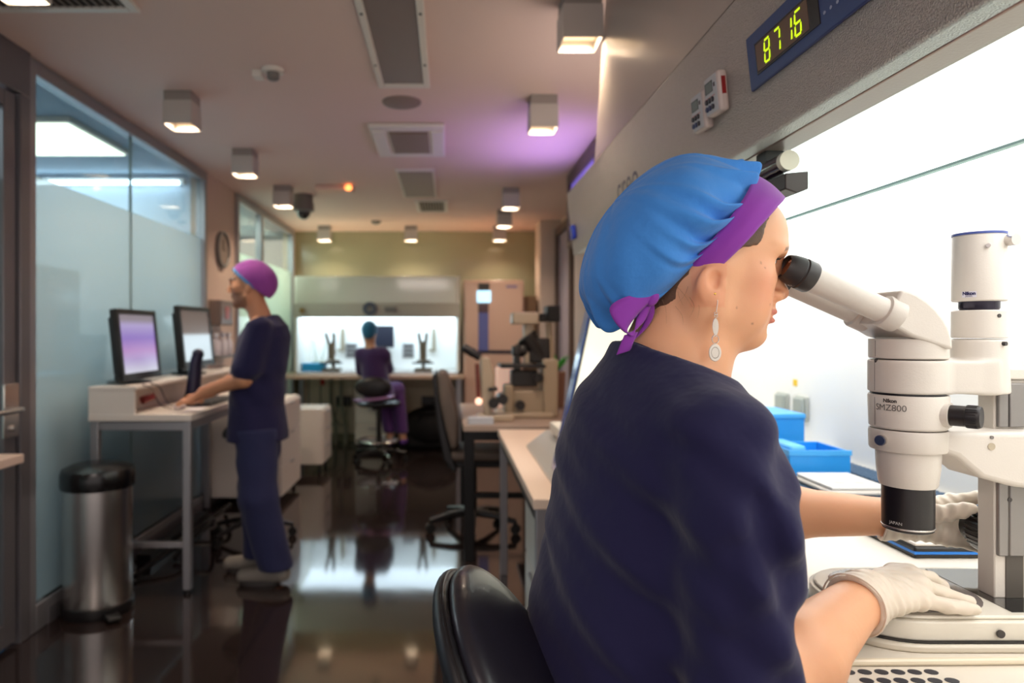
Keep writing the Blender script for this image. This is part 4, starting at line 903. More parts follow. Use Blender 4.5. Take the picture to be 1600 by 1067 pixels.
for k in range(24):
    a = k*2*math.pi/24; m.box(.0143*math.cos(a)-.0006, .0143*math.cos(a)+.0006, .0143*math.sin(a)-.0006, .0143*math.sin(a)+.0006, .018, .029)
m.xf(Matrix.Translation(KB) @ Vector(KA).to_track_quat('Z', 'Y').to_matrix().to_4x4()); put('knob_grip', m, sblk, kn)
put('gap_ring', MB().cyl((XM, YM, 1.264), (XM, YM, 1.2675), .0445, n=48), blackp, t)
# beam splitter with camera port
f = Field(np.arange(.57, .79, .0015), np.arange(.875, .995, .0015), np.arange(1.258, 1.350, .0015))
def vcyl(cx, cy, r, z0, z1, rd=.003, sl=0.0):
    def g_(X, Y, Z):
        d = np.sqrt((X-cx)**2+(Y-cy)**2)-(r-sl*(Z-z0))+rd; e = np.maximum(z0-Z, Z-z1)+rd
        return np.sqrt(np.maximum(d, 0)**2+np.maximum(e, 0)**2)+np.minimum(np.maximum(d, e), 0)-rd
    return g_, np.array([cx-r, cy-r, z0]), np.array([cx+r, cy+r, z1])
f.add(vcyl(XM, YM, .0475, 1.2672, 1.3120), 0); f.add(vcyl(.727, .935, .0345, 1.2665, 1.3400, sl=.04), .002)
f.add(fbox((.68, .935, 1.2892), (.050, .0330, .0222), .004), .006)
bsp = put_field('beam_splitter', f, sw, t, relax=1)
put('seam', seamline(.0473, -176, 1.270, 1.309), greyp, bsp)
put('notch', MB().ell((XM+.0468*math.cos(R(-174)), YM+.0468*math.sin(R(-174)), 1.3105), (.0022, .0022, .003), n=12), dgrey, bsp)
put('screw', MB().cyl((.735, .905, 1.334), (.7365, .9005, 1.334), .0028, n=12), dgrey, bsp)
pt = put('port_block', MB().lathe([(0, 1.3412), (.0300, 1.3412), (.0315, 1.3425), (.0312, 1.3775), (.0300, 1.379), (0, 1.379)], (.727, .935, 0), n=64), sw, t)
put('screw', MB().cyl((.729, .906, 1.371), (.7295, .9028, 1.371), .0026, n=12), dgrey, pt)
put('port_ring', MB().lathe([(0, 1.379), (.0215, 1.379), (.0232, 1.382), (.0232, 1.391), (0, 1.391)], (.727, .935, 0), n=48), M('ring_dark', (50, 46, 60), .25, .5), t)
tb = put('camera_tube', MB().lathe([(0, 1.391), (.0295, 1.391), (.0312, 1.3925), (.0306, 1.479), (.0298, 1.481), (0, 1.481)], (.727, .935, 0), n=64), sw, t)
put('blue_ring', MB().lathe([(0, 1.481), (.0308, 1.481), (.0310, 1.4840), (.029, 1.4845), (0, 1.4845)], (.727, .935, 0), n=64), M('tube_blue', (70, 88, 160), .35), tb)
put('thumb_screw', MB().cyl((.744, .916, 1.4715), (.7475, .898, 1.4715), .0078), steel, tb)
put('screw', MB().cyl((.7165, .9062, 1.4640), (.7145, .9030, 1.4640), .0028, n=12), steel, tb)
def cylwrap(cx, cy, r, a0, zc): return lambda a, b_: Vector((cx+r*math.cos(a0+a/r), cy+r*math.sin(a0+a/r), zc+b_))
put('sticker', MB().loft([[cylwrap(.727, .935, .0314, R(-148), 1.400)(x, y) for x in np.linspace(-.0085, .0085, 9)] for y in (-.004, .004)], closed=False), M('sticker_white', (214, 212, 224), .4), tb)
put_text('sticker_text', 'Nikon', .0060, cylwrap(.727, .935, .0316, R(-148), 1.4012), M('ink_navy', (24, 26, 80), .4), tb, bold=.00035)
put_text('sticker_text', 'JAPAN', .0028, cylwrap(.727, .935, .0316, R(-148), 1.3975), M('ink_navy'), tb)
put_text('model_text', 'SMZ800', .0118, cylwrap(XM, YM, .0476, R(-149), 1.2480), M('ink_grey', (104, 100, 96), .4), zb_)
put_text('maker_text', 'Nikon', .0068, cylwrap(XM, YM, .0476, R(-149), 1.2575), M('ink_dark', (60, 56, 54), .4), zb_, bold=.0003)
put_text('origin_text', 'JAPAN', .0058, cylwrap(XM, YM, .0317, R(-150), 1.092), M('ink_white', (200, 198, 196), .4), S)
# binocular head: curved wedge and tubes
arc = [(.5880, 1.4041), (.5990, 1.4030), (.6093, 1.3985), (.6225, 1.3900), (.6350, 1.3783), (.6440, 1.3665), (.6508, 1.3542), (.6550, 1.3400), (.6560, 1.3260)]
hd = put('binocular_head', MB().prism([(.5700, 1.3600)]+arc+[(.6026, 1.3434), (.5760, 1.3590)], .886, .986), sw, t, bevel=.004, seg=3)
put('head_seam', MB().box(.5735, .583, .9365, .9375, 1.3595, 1.363), greyp, hd)
hb0 = put('head_base', MB().lathe([(0, 1.3135), (.0450, 1.3135), (.0465, 1.3150), (.0465, 1.340), (0, 1.340)], (XM, YM, 0), n=72), sw, t)
put('head_wedge', MB().prism([(.606, 1.325), (.654, 1.325), (.654, 1.3365), (.606, 1.3445)], .900, .970), sw, hb0, bevel=.003)
put('seam', seamline(.0464, -176, 1.316, 1.338), greyp, hb0)
ex0, ez0 = .4515, 1.4310; ex1, ez1 = .5790, 1.3735
for yy in (.900, .9635):
    a = Vector((ex1+.012, yy, ez1-.004)); d = Vector((ex0-ex1, 0, ez0-ez1)).normalized(); L = (Vector((ex0, yy, ez0))-a).length
    tu = put('eyepiece_tube', MB().lathe([(0, 0), (.0215, 0), (.0215, .018), (.0205, .0205), (.0170, .022), (.0165, .026), (.0172, L-.034), (.0172, L-.030), (0, L-.030)], a, axis=d, n=48), sw, t)
    ep = put('eyepiece', MB().lathe([(0, L-.030), (.0195, L-.030), (.0210, L-.027), (.0210, L-.014), (.0195, L-.0125), (.0195, L-.011), (.0208, L-.010), (.0190, L+.002), (.0170, L+.008), (.0158, L+.010), (.0145, L+.0095), (.0128, L+.005), (0, L+.005)], a, axis=d, n=48), M('eyepiece_grey', (42, 38, 38), .45), tu)
    put('lens', MB().lathe([(0, L+.0065), (.008, L+.0063), (.0127, L+.0055), (.0127, L+.005)], a, axis=d, n=32), M('lens_amber', (120, 70, 44), .1, coat=1), ep)
    q = d.to_track_quat('Z', 'Y').to_matrix().to_4x4(); m = MB()
    for k in range(22):
        an = R(k*9-60); l_ = .0042 if k % 5 == 0 else .0022; rr = .0201
        m.box(rr-.0002, rr+.0002, -.0002, .0002, -.008, -.008+l_) if 0 else None
        mm = Matrix.Translation(a) @ q @ Matrix.Rotation(an+R(150), 4, 'Z') @ Matrix.Translation((.0203, 0, L-.006+l_/2-.003)); m.xbox(mm, .0006, .0005, l_)
    put('scale_marks', m, M('mark_white', (190, 186, 180), .5), ep)
# focusing arm, post, knobs
arm = put('focus_arm', MB().prism([(.640, 1.2175), (.84, 1.2175), (.84, 1.135), (.752, 1.1440), (.740, 1.1465), (.7047, 1.1560), (.688, 1.170), (.672, 1.184), (.652, 1.190)], .900, .968), sw, t, bevel=.007, seg=3)
put('screw_hole', MB().cyl((.716, .9005, 1.1985), (.716, .899, 1.1985), .0048, n=20), M('hole_cream', (180, 168, 146), .4), arm)
put('screw_hole', MB().cyl((.7165, .9005, 1.2105), (.7165, .899, 1.2105), .0024, n=16), greyp, arm)
post = put('stand_post', MB().box(.7455, .845, .932, .962, .986, 1.285), sw, t, bevel=.002)
put('rack_rail', MB().box(.7475, .7605, .926, .932, 1.045, 1.145).box(.7625, .784, .926, .932, 1.045, 1.145).box(.7865, .83, .928, .932, .99, 1.28), M('rail_grey', (142, 138, 136), .35, .5), post, bevel=.0015)
put('rack_rail', MB().box(.7475, .7605, .926, .932, 1.22, 1.28).box(.7625, .784, .926, .932, 1.22, 1.28), M('rail_grey'), post, bevel=.0015)
put('rail_slot', MB().box(.7605, .784, .9305, .9322, .987, 1.045).box(.7600, .7630, .927, .9322, 1.045, 1.145), M('slot_grey', (78, 72, 66), .4), post)
put('rail_screw', MB().cyl((.7615, .9265, 1.122), (.7615, .925, 1.122), .0030, n=14), dgrey, post)
put('post_cap', MB().box(.757, .85, .925, .967, 1.285, 1.30), sw, post, bevel=.002)
fk = put('focus_knob', MB().lathe([(0, 0), (.028, 0), (.031, .002), (.031, .034), (.029, .037), (0, .037)], (.785, .962, 1.060), axis=(0, 1, 0), n=48), sblk, t)
m = MB()
for k in range(30):
    a = k*2*math.pi/30; m.xbox(Matrix.Translation((.785+.031*math.cos(a), .985, 1.062+.031*math.sin(a))) @ Matrix.Rotation(-a, 4, 'Y'), .0028, .028, .0028)
put('knob_ribs', m, sblk, fk)
fk2 = put('focus_knob', MB().lathe([(0, 0), (.022, 0), (.024, .002), (.024, .014), (0, .016)], (.785, 1.004, 1.062), axis=(0, 1, 0), n=40), sblk, t)

# ------------------------------------------------------------------ her chair
leather = M('black_leather', (34, 32, 40), .34, bump=(500, .12, .0006), coat=.15)
t = thing('work_chair', 'black leather work chair behind the woman at the bottom edge', 'chair', (.16, .86, 0))
fd = Field(np.arange(-.12, .26, .005), np.arange(.58, 1.08, .005), np.arange(.66, 1.14, .005))
bp2 = fell((.088, .825, .898), (.043, .165, .182), (0, -31, -8)); fd.add(bp2, 0); fd.warp(lambda X, Y, Z: 0*X*Y*Z)
bk = put_field('backrest', fd, leather, t, relax=3)
fd = Field(np.arange(-.16, .2, .005), np.arange(.58, 1.08, .005), np.arange(.66, 1.14, .005)); fd.add(fell((.071, .825, .889), (.040, .170, .186), (0, -31, -8)), 0); fd.add(fell((.088, .825, .898), (.041, .163, .180), (0, -31, -8)), .004, 'sub')
put_field('back_shell', fd, M('shell_black', (24, 23, 26), .42), t, relax=2)
put('piping', MB().tube([tuple(Matrix.Translation((.074, .825, .892)) @ Euler((0, R(-31), R(-8))).to_matrix().to_4x4() @ Vector((0, .166*math.cos(a), .181*math.sin(a)))) for a in [k*math.pi/24 for k in range(48)]], .0028, 8, closed=True), blackp, bk)
put('support_frame', MB().tube([(.06, .76, .57), (.0, .74, .60), (-.012, .75, .75), (-.012, .755, .94), (-.010, .775, .985), (-.006, .85, .985), (-.004, .875, .94), (-.004, .88, .75), (.01, .89, .60), (.06, .89, .57)], .0085, 12, sub=6), blackp, t)
put('seat', MB().box(.02, .46, .64, 1.10, .585, .65), leather, t, bevel=.03, seg=4)
CHAIR = t
put('seat_pan', MB().box(.04, .42, .70, 1.04, .55, .585), blackp, t)
put('column', MB().cyl((.24, .87, .1), (.24, .87, .55), .028), chrome, t)
put('foot_ring', MB().tube([(.24+.23*math.cos(a), .87+.23*math.sin(a), .27) for a in [k*math.pi/8 for k in range(16)]], .011, 8, closed=True).box(.02, .46, .86, .88, .262, .278), chrome, t)
for k in range(5):
    a = k*2*math.pi/5+.5; e = (.24+.30*math.cos(a), .87+.30*math.sin(a))
    g = put('base_arm', MB().tube([(.24, .87, .12), (.24+.15*math.cos(a), .87+.15*math.sin(a), .11), (e[0], e[1], .08)], (.03, .018), 10), blackp, t)
    put('caster', MB().cyl((e[0]-.02*math.sin(a), e[1]+.02*math.cos(a), .032), (e[0]+.02*math.sin(a), e[1]-.02*math.cos(a), .032), .032, n=16).cyl((e[0], e[1], .03), (e[0], e[1], .085), .009), rubber, g)
# ------------------------------------------------------------------ people
def tintmat(name, rough, sss=0, bump=None, sheen=0, coat=0):
    m = M(name, (200, 150, 120), rough, sss=sss, bump=bump, sheen=sheen, coat=coat); nt = m.node_tree
    a = nt.nodes.new('ShaderNodeAttribute'); a.attribute_name = 'tint'; nt.links.new(a.outputs['Color'], nt.nodes['Principled BSDF'].inputs['Base Color']); return m
skin = tintmat('skin', .48, sss=.12, bump=(420, .12, .0006))
skin_b = tintmat('skin_plain', .5)
def weave(name, rgb, sheen=.25, scale=1500, st=.12):
    m = M(name, rgb, .82, sheen=sheen, bump=(scale, st, .0005), spec=.25); return m
navy = M('navy_cloth', (30, 28, 66), .85, sheen=.14, spec=.25, bump=(16, .5, .010))
purple = weave('purple_cloth', (142, 58, 168))
blue = M('blue_cloth', (66, 138, 218), .82, sheen=.2, spec=.25, bump=(55, .45, .004))
latex = M('latex_glove', (220, 207, 190), .45, bump=(90, .25, .0015), sss=.05)
hairm = M('brown_hair', (92, 62, 42), .5, bump=(700, .5, .001))
O = np.array([.333, .92, 1.41])
def h(x, y, z): return O+np.array([x, y, z])
HEAD = []
def hb(p, k=.012, op='u'): HEAD.append((p, k, op))
hb(fell(h(.012, 0, .042), (.098, .074, .092)), 0); hb(fell(h(.058, 0, .070), (.060, .060, .056)), .02)
hb(fell(h(.040, 0, .004), (.050, .054, .064)), .025)
hb(fcone(h(.040, 0, -.050), h(.066, 0, -.059), .030, .021), .025)
for s in (-1, 1):
    hb(fcone(h(.002, s*.050, -.032), h(.060, s*.012, -.062), .016, .014), .025)
    hb(fcone(h(.002, s*.050, -.032), h(.002, s*.058, .015), .016, .016), .03)
    hb(fell(h(.050, s*.036, -.012), (.027, .022, .028)), .025)
    hb(fell(h(.057, s*.041, .010), (.020, .020, .016)), .02)
    hb(fell(h(.046, s*.034, -.035), (.030, .020, .026)), .025)
hb(fell(h(.0735, 0, -.034), (.0255, .024, .026)), .018)
for s in (-1, 1): hb(fell(h(.0970, s*.033, .030), (.013, .018, .0120)), .012, 'sub')
for s in (-1, 1):
    hb(fell(h(.088, s*.029, .0480), (.0170, .026, .008), (0, 0, s*24)), .014)
    hb(fell(h(.0795, s*.0325, .0325), (.0142, .0150, .0134)), .004)
    hb(fell(h(.0945, s*.0345, .0300), (.0120, .0140, .0042), (0, 0, s*24)), .002, 'sub')
hb(fcone(h(.1015, 0, .040), h(.1145, 0, -.004), .0068, .0082), .012)
hb(fell(h(.1150, 0, -.0095), (.0088, .0090, .0078)), .010)
for s in (-1, 1):
    hb(fell(h(.1045, s*.0125, -.0130), (.0095, .0065, .0072)), .006)
    hb(fell(h(.1080, s*.0072, -.0205), (.0055, .0034, .0040), (0, 30, s*20)), .003, 'sub')
hb(fell(h(.1000, 0, -.027), (.0050, .010, .008)), .010)
hb(fell(h(.0985, 0, -.0345), (.0082, .0200, .0052), (0, -12, 0)), .005)
hb(fell(h(.0965, 0, -.0460), (.0082, .0175, .0060)), .005)
hb(fell(h(.1045, 0, -.0400), (.0060, .0240, .0014)), .003, 'sub')
hb(fell(h(.0725, 0, -.0655), (.0205, .019, .0155)), .012)
hb(fell(h(.0990, 0, -.0560), (.006, .018, .004)), .010, 'sub')
for s in (-1, 1):   # ear
    hb(fell(h(-.010, s*.0740, -.001), (.0180, .0062, .021), (s*-8, -14, s*-22)), .006)
    hb(fell(h(-.005, s*.0792, .002), (.0100, .0048, .012), (s*-8, -14, s*-22)), .004, 'sub')
    hb(fell(h(.0050, s*.0745, .000), (.0042, .0040, .007)), .004)
    hb(fell(h(-.0015, s*.0725, -.0150), (.0078, .0046, .0095), (0, 10, s*-15)), .006)
NECK = [(fcone(h(-.020, 0, -.010), (.292, .915, 1.27), .050, .054), .03, 'u'), (fcone(h(.015, 0, -.045), (.315, .915, 1.27), .040, .046), .03, 'u'),
        (fcone((.292, .915, 1.29), (.275, .915, 1.22), .060, .10), .05, 'u')]
for s in (-1, 1): NECK.append((fcone(h(-.018, s*.060, -.01), (.345, .915+s*.015, 1.262), .012, .012), .02, 'u'))
# joints
SHr, ELr, WRr = np.array([.302, .735, 1.235]), np.array([.322, .712, .972]), np.array([.512, .848, 1.018])
SHl, ELl, WRl = np.array([.325, 1.065, 1.222]), np.array([.475, 1.155, 1.050]), np.array([.705, 1.075, 1.058])
def limb(P, rr, k=.02): return [(fcone(P[i], P[i+1], rr[i], rr[i+1]), k, 'u') for i in range(len(P)-1)]
def hand(W, K, tips, thumb, back, g=0.0):
    """palm from wrist W to knuckles K (four), finger chains tips, thumb chain"""
    L = []
    W = np.array(W); Ks = [np.array(k) for k in K]
    for i, k in enumerate(Ks):
        o = (i-1.5)*.30
        base = W+(Ks[-1]-Ks[0])*(-.5+i/3)*.55
        L.append((fcone(base, k, .0165+g, .0115+g), .016, 'u'))
    for i in range(3): L.append((fcone(Ks[i], Ks[i+1], .0115+g, .0115+g), .010, 'u'))
    for k, ch in zip(Ks, tips):
        ch = [k]+[np.array(c) for c in ch]; rr = [.0108, .0094, .0086, .0072][:len(ch)]
        L += [(fcone(ch[i], ch[i+1], rr[i]+g, rr[i+1]+g), .004, 'u') for i in range(len(ch)-1)]
    ch = [np.array(c) for c in thumb]; rr = [.0170, .0125, .0108, .0085][:len(ch)]
    L += [(fcone(ch[i], ch[i+1], rr[i]+g, rr[i+1]+g), .010 if i == 0 else .004, 'u') for i in range(len(ch)-1)]
    return L
# right hand: palm down, laid on the microscope base, pointing to the right of the picture
Kr = [(.612, .935, 1.020), (.618, .913, 1.023), (.615, .892, 1.019), (.604, .872, 1.008)]        # index..little
Tr = [[(.638, .945, 1.020), (.654, .948, 1.004), (.658, .946, .995)], [(.650, .920, 1.018), (.668, .924, 1.005), (.672, .922, .996)],
      [(.646, .893, 1.008), (.668, .894, 1.000), (.684, .894, .997)], [(.634, .871, 1.001), (.658, .871, .997), (.673, .872, .996)]]
Th = [(.535, .872, 1.010), (.565, .925, 1.006), (.592, .955, 1.004), (.612, .968, .998)]
# left hand: curled round the focusing knob
Kl = [(.782, 1.060, 1.085), (.788, 1.058, 1.066), (.786, 1.056, 1.048), (.778, 1.056, 1.030)]
Tl = [[(.806, 1.038, 1.099), (.808, 1.012, 1.102), (.802, .996, 1.098)], [(.820, 1.036, 1.073), (.826, 1.012, 1.076), (.822, .994, 1.073)],
      [(.818, 1.034, 1.047), (.825, 1.010, 1.048), (.822, .992, 1.048)], [(.808, 1.036, 1.024), (.813, 1.014, 1.024), (.808, .996, 1.026)]]
Tlh = [(.722, 1.050, 1.068), (.742, 1.020, 1.078), (.752, 1.000, 1.088), (.758, .990, 1.094)]
HR = hand(WRr, Kr, Tr, Th, 0); HL = hand(WRl, Kl, Tl, Tlh, 0)
def dirn(a, b): return (b-a)/np.linalg.norm(b-a)
ARMS = limb([SHr+np.array([-.014, .012, -.02]), ELr, ELr+.35*(WRr-ELr), WRr], [.040, .041, .045, .0275]) + limb([SHl, ELl, ELl+.35*(WRl-ELl), WRl], [.042, .040, .042, .0275])
TORSO = [(fslices([(.60, .24, .13, .17), (.75, .24, .15, .17), (.85, .245, .145, .165), (.95, .255, .135, .16), (1.05, .27, .125, .165), (1.15, .275, .115, .17), (1.23, .275, .10, .17), (1.27, .28, .08, .12)], .915), .02, 'u'),
         (fcone((.24, .83, .70), (.56, .80, .74), .085, .065), .03, 'u'), (fcone((.24, .99, .70), (.56, 1.02, .74), .085, .065), .03, 'u'),
         (fcone((.56, .80, .73), (.50, .80, .34), .055, .04), .02, 'u'), (fcone((.56, 1.02, .73), (.50, 1.02, .34), .055, .04), .02, 'u'),
         (fcone((.50, .80, .32), (.62, .80, .295), .036, .03), .02, 'u'), (fcone((.50, 1.02, .32), (.62, 1.02, .295), .036, .03), .02, 'u')]
xs = axis([(.06, .20, .008), (.20, .25, .004), (.25, .47, .0018), (.47, .86, .0045)])
ys = axis([(.62, .82, .006), (.82, .835, .003), (.835, 1.01, .0018), (1.01, 1.22, .006)])
zs = axis([(.24, .94, .009), (.94, 1.12, .004), (1.12, 1.31, .005), (1.31, 1.565, .0018)])
bd = Field(xs, ys, zs)
for p, k, op in HEAD+NECK+TORSO+ARMS: bd.add(p, k, op)
for p, k, op in hand(WRr, Kr, Tr, Th, 0, -.0022)+hand(WRl, Kl, Tl, Tlh, 0, -.0022): bd.add(p, k, op)
def L3(c): return np.array(lin(c)[:3])
def wtint(V):
    P = V-O; col = np.tile(L3((228, 168, 128)), (len(V), 1))
    def mixc(mask, c): 
        nonlocal col; m = np.clip(mask, 0, 1)[:, None]; col = col*(1-m)+L3(c)*m
    r = np.linalg.norm((P-np.array([.07, 0, -.005]))*np.array([1, .0, 1]), axis=1)
    mixc(np.where(P[:, 0] > .03, np.exp(-(r/.03)**2)*.45, 0), (224, 140, 112))
    mixc(np.exp(-(np.linalg.norm(P-np.array([.118, 0, -.012]), axis=1)/.010)**2)*.5, (214, 120, 100))
    lip = (np.abs(P[:, 1]) < .021) & (P[:, 0] > .088)
    for zc, wz in ((-.0345, .0042), (-.0458, .0050)): mixc(np.where(lip, np.exp(-((P[:, 2]-zc)/wz)**4), 0)*.75, (190, 96, 88))
    brow = np.exp(-((P[:, 2]-(.0475-.25*np.clip(np.abs(P[:, 1])-.040, 0, 1)))/.0028)**4)*(np.abs(P[:, 1]) > .012)*(np.abs(P[:, 1]) < .050)*(P[:, 0] > .06)
    mixc(brow*.75, (84, 56, 40))
    lid = np.exp(-((np.linalg.norm((P-np.array([.098, 0, 0])), axis=1)*0+P[:, 2]-.0318)/.0016)**4)*(np.abs(P[:, 1]) > .019)*(np.abs(P[:, 1]) < .045)*(P[:, 0] > .08)
    mixc(lid*.7, (60, 36, 30))
    for (q, rr) in (((.058, -.0545, .026), .0011), ((.028, -.063, -.030), .0011), ((.052, -.052, -.050), .0012), ((.076, -.043, -.026), .0009), ((.064, -.049, .020), .0008)):
        d = np.linalg.norm(P[:, [0, 2]]-np.array([q[0], q[2]]), axis=1); mixc(np.where(P[:, 1] < 0, np.exp(-(d/rr)**2), 0)*.8, (96, 52, 36))
    mixc(np.where((P[:, 1] < 0) & (np.abs(P[:, 1]) > .06) & (P[:, 0] < .01) & (P[:, 0] > -.03) & (P[:, 2] > -.03) & (P[:, 2] < .05), .25, 0), (226, 130, 100))
    return col
wm = put_field('person', bd, skin, origin=(.25, .915, .27), relax=2, attr=wtint)
tag(wm, 'woman in navy scrubs and a blue surgical cap, seated, looking into the microscope', 'person')
# eyes
for s in (-1, 1):
    e = put('eye', MB().ell(h(.0795, s*.0325, .0320), (.0128, .0128, .0122)), M('eye_white', (232, 226, 220), .15), wm)
    put('iris', MB().ell(h(.0870, s*.0330, .0315), (.0066, .0060, .0060)), M('iris', (60, 44, 32), .1), e)
    m = MB()
    for k in range(16):
        y = s*(.0225+k*.0015); bp_ = h(.0925-abs(k-7)*.0006, y, .0345); m.tube([bp_, bp_+np.array([.0050, s*.0008, -.0012]), bp_+np.array([.0092, s*.0016, .0022])], (.00042, .00012), 5)
    put('eyelashes', m, M('lash', (24, 18, 16), .5), e)
# hair: shell over the skull near the band, temple and nape
def HF(X, Y, Z, g):
    d = None
    for p, k, op in HEAD[:3]+[HEAD[5], HEAD[10]]+NECK[:1]:
        v = p[0](X, Y, Z)-g; d = v if d is None else smin(d, v, .02)
    return d
def bandcoord(X, Z):
    """p along the cap's rim (front-top to nape), q towards the crown, metres"""
    fx_, fz_ = .4140, 1.5655
    dx, dz = X-fx_, Z-fz_; return -.62*dx-.786*dz, -.786*dx+.62*dz
hf = Field(np.arange(.225, .455, .0022), np.arange(.835, 1.005, .0022), np.arange(1.30, 1.56, .0022))
g_ = hf._sl([-9]*3, [9]*3, 0)[1]; X, Y, Zz = g_
d = HF(X, Y, Zz, .0032)
hx, hz = X-O[0], Zz-O[2]
p_, q_ = bandcoord(X, Zz)
wob = .0008*np.sin(hx*500)+.0006*np.sin(hz*600+Y*300)
temple = np.maximum(np.maximum(hx-.060-.45*(hz-.06)+wob, .010-hx), -(hz-.036-.22*hx+wob))
nape = np.maximum(hx+.030+wob, -(hz+.030)+.5*(hx+.06)+wob)
reg = np.minimum(temple, nape)
hf.d = np.maximum(np.broadcast_to(d, hf.d.shape), reg); hf.d = np.maximum(hf.d, -(np.broadcast_to(HF(X, Y, Zz, -.002), hf.d.shape)))
put_field('hair', hf, hairm, wm, relax=3)
m = MB(); r2 = random.Random(3)
for k in range(11):
    if k < 0:
        x = r2.uniform(.02, .06); z = r2.uniform(.02, .05); y = -.074+abs(x-.02)*.25; p0 = h(x-.005, y-.001, z+.015); p1 = h(x+.004, y-.0035, z); p2 = h(x+r2.uniform(.0, .012), y-.002, z-r2.uniform(.006, .016))
    else:
        x = r2.uniform(-.085, -.03); z = r2.uniform(-.03, .0); p0 = h(x, -.055-.25*(x+.085), z); p1 = p0+np.array([r2.uniform(-.008, .012), -.004, -.012]); p2 = p1+np.array([r2.uniform(-.014, .010), -.002, -r2.uniform(.008, .020)])
    m.tube([p0, p1, p2], (.00018, .00006), 4, sub=3)
tag(put('loose_hair', m, M('hair_light', (120, 84, 56), .5), wm), kind='stuff')
# cap: bag with gathers, then the band
def pq(p, q, y): return Vector((.4140-.62*p-.786*q, .92+y, 1.5655-.786*p+.62*q))
K_ = .000862
rows = [(-10, 17, 232, 84), (-2, 14, 236, 86), (0, 10, 250, 87), (3, 8, 276, 89), (8, 7, 296, 93), (15, 8, 312, 99), (25, 11, 324, 108), (38, 15, 330, 117), (55, 22, 331, 123), (75, 31, 326, 124), (95, 43, 316, 118), (110, 58, 300, 106), (122, 78, 276, 90), (132, 103, 248, 70), (139, 130, 222, 46), (142.5, 155, 195, 18), (143, 170, 180, 4)]
NT = 220; rings = []; r3 = random.Random(11)
pl = [(r3.uniform(0, 6.283), r3.uniform(.030, .070), r3.uniform(.5, 1.2), r3.uniform(.35, 1.6)) for _ in range(54)]
RW = []
for a, b_ in zip(rows, rows[1:]):
    for k in range(6): t_ = k/6; RW.append(tuple(a[i]*(1-t_)+b_[i]*t_ for i in range(4)))
RW.append(rows[-1])
# smooth the profile
A = np.array(RW); 
for _ in range(5): A[1:-1] = .25*A[:-2]+.5*A[1:-1]+.25*A[2:]
for (q, p0, p1, wy) in A:
    cp, ap = (p0+p1)/2*K_, (p1-p0)/2*K_; wy_ = wy*K_*.97; rg = []
    for i in range(NT):
        th = 2*math.pi*i/NT; am = 0
        fall = math.exp(-max(q-3, 0)/26)*(1-math.exp(-(max(q, -2)+2.5)/6)) 
        for (t0, wd, aa, ln) in pl:
            dd = (th-t0+math.pi) % (2*math.pi)-math.pi
            f2 = math.exp(-max(q, 0)/(7+24*ln))*(1-math.exp(-(max(q, -2)+2.5)/5))
            am += aa*(math.exp(-(dd/wd)**2)-.45*math.exp(-((dd-wd*1.6)/(wd*.8))**2))*f2*.0200
        am += .0016*math.sin(th*5+q*.03)*math.sin(q*.05+1)+.0012*math.sin(th*11+q*.06)
        pp = cp+math.cos(th)*(ap+am); yy = math.sin(th)*(wy_+am)
        rg.append(pq(pp, q*K_+am*.25, yy))
    rings.append(rg)
cap = put('surgical_cap', MB().loft(rings, cap=True), blue, wm, angle=80, sub=1)
rings = []
for j in range(9):
    t_ = j/8; rg = []
    for i in range(96):
        th = 2*math.pi*i/96; c_ = (1-math.cos(th))/2       # 0 at nape end (cos=1 -> p max), 1 at front
        wid = float(np.interp(c_, [0, .2, .4, .6, .8, 1], [16, 28, 32, 35, 43, 57]))
        q = (8-t_*(wid+5))*K_
        cp = (14+246)/2*K_-.002*t_; ap = (246-14)/2*K_
        grow = .0012+.002*math.sin(math.pi*t_)+.0006*math.sin(th*9+t_*4)
        pp = cp-math.cos(th+math.pi)*(ap+grow-.006*t_*c_*0)+t_*(-.000)*c_; yy = math.sin(th)*(.0795+grow-.003*(1-c_)*t_+.0085*math.sin(th)**2*(.35+.65*min(1, t_*2)))
        rg.append(pq(pp, q, yy))
    rings.append(rg)
band = put('headband', MB().loft(rings), purple, cap, solid=.0016, angle=80)
# ribbon tie
def ribbon(P, W_, name, parent, n=18, th=.0014):
    P = [np.array(p, float) for p in P]; W_ = [np.array(x, float) for x in W_]; m = MB(); L = []
    T = np.linspace(0, len(P)-1, n)
    def cr(Q, t):
        i = min(int(t), len(Q)-2); f = t-i; p0, p1, p2, p3 = Q[max(i-1, 0)], Q[i], Q[i+1], Q[min(i+2, len(Q)-1)]
        return .5*((2*p1)+(-p0+p2)*f+(2*p0-5*p1+4*p2-p3)*f*f+(-p0+3*p1-3*p2+p3)*f**3)
    for t in T:
        c = cr(P, t); wv = cr(W_, t); L.append([Vector(c+wv*(k/5-.5)+np.array([0, -.0015*math.sin(k/5*math.pi), 0])) for k in range(6)])
    return put(name, m.loft(L, closed=False), purple, parent, solid=th, angle=80)
def px(u, v, Y): return np.array(at(u, v, Y))
knot = put('knot', MB().ell(px(1019, 466, .862), (.008, .008, .011), (0, .5, 0)), purple, cap)
ribbon([px(1016, 466, .858), px(985, 480, .852), px(966, 500, .850), px(984, 522, .852), px(1000, 500, .862), px(1014, 472, .866)],
       [(.004, -.004, .012), (-.012, -.004, .026), (-.022, 0, .026), (-.010, 0, .004), (.008, 0, -.006), (.004, 0, -.010)], 'ribbon_loop', knot, 30)
ribbon([px(986, 521, .856), px(979, 537, .856), px(974, 551, .857)], [(.017, 0, .004), (.017, 0, .005), (.018, 0, .006)], 'ribbon_tail', knot, 8)
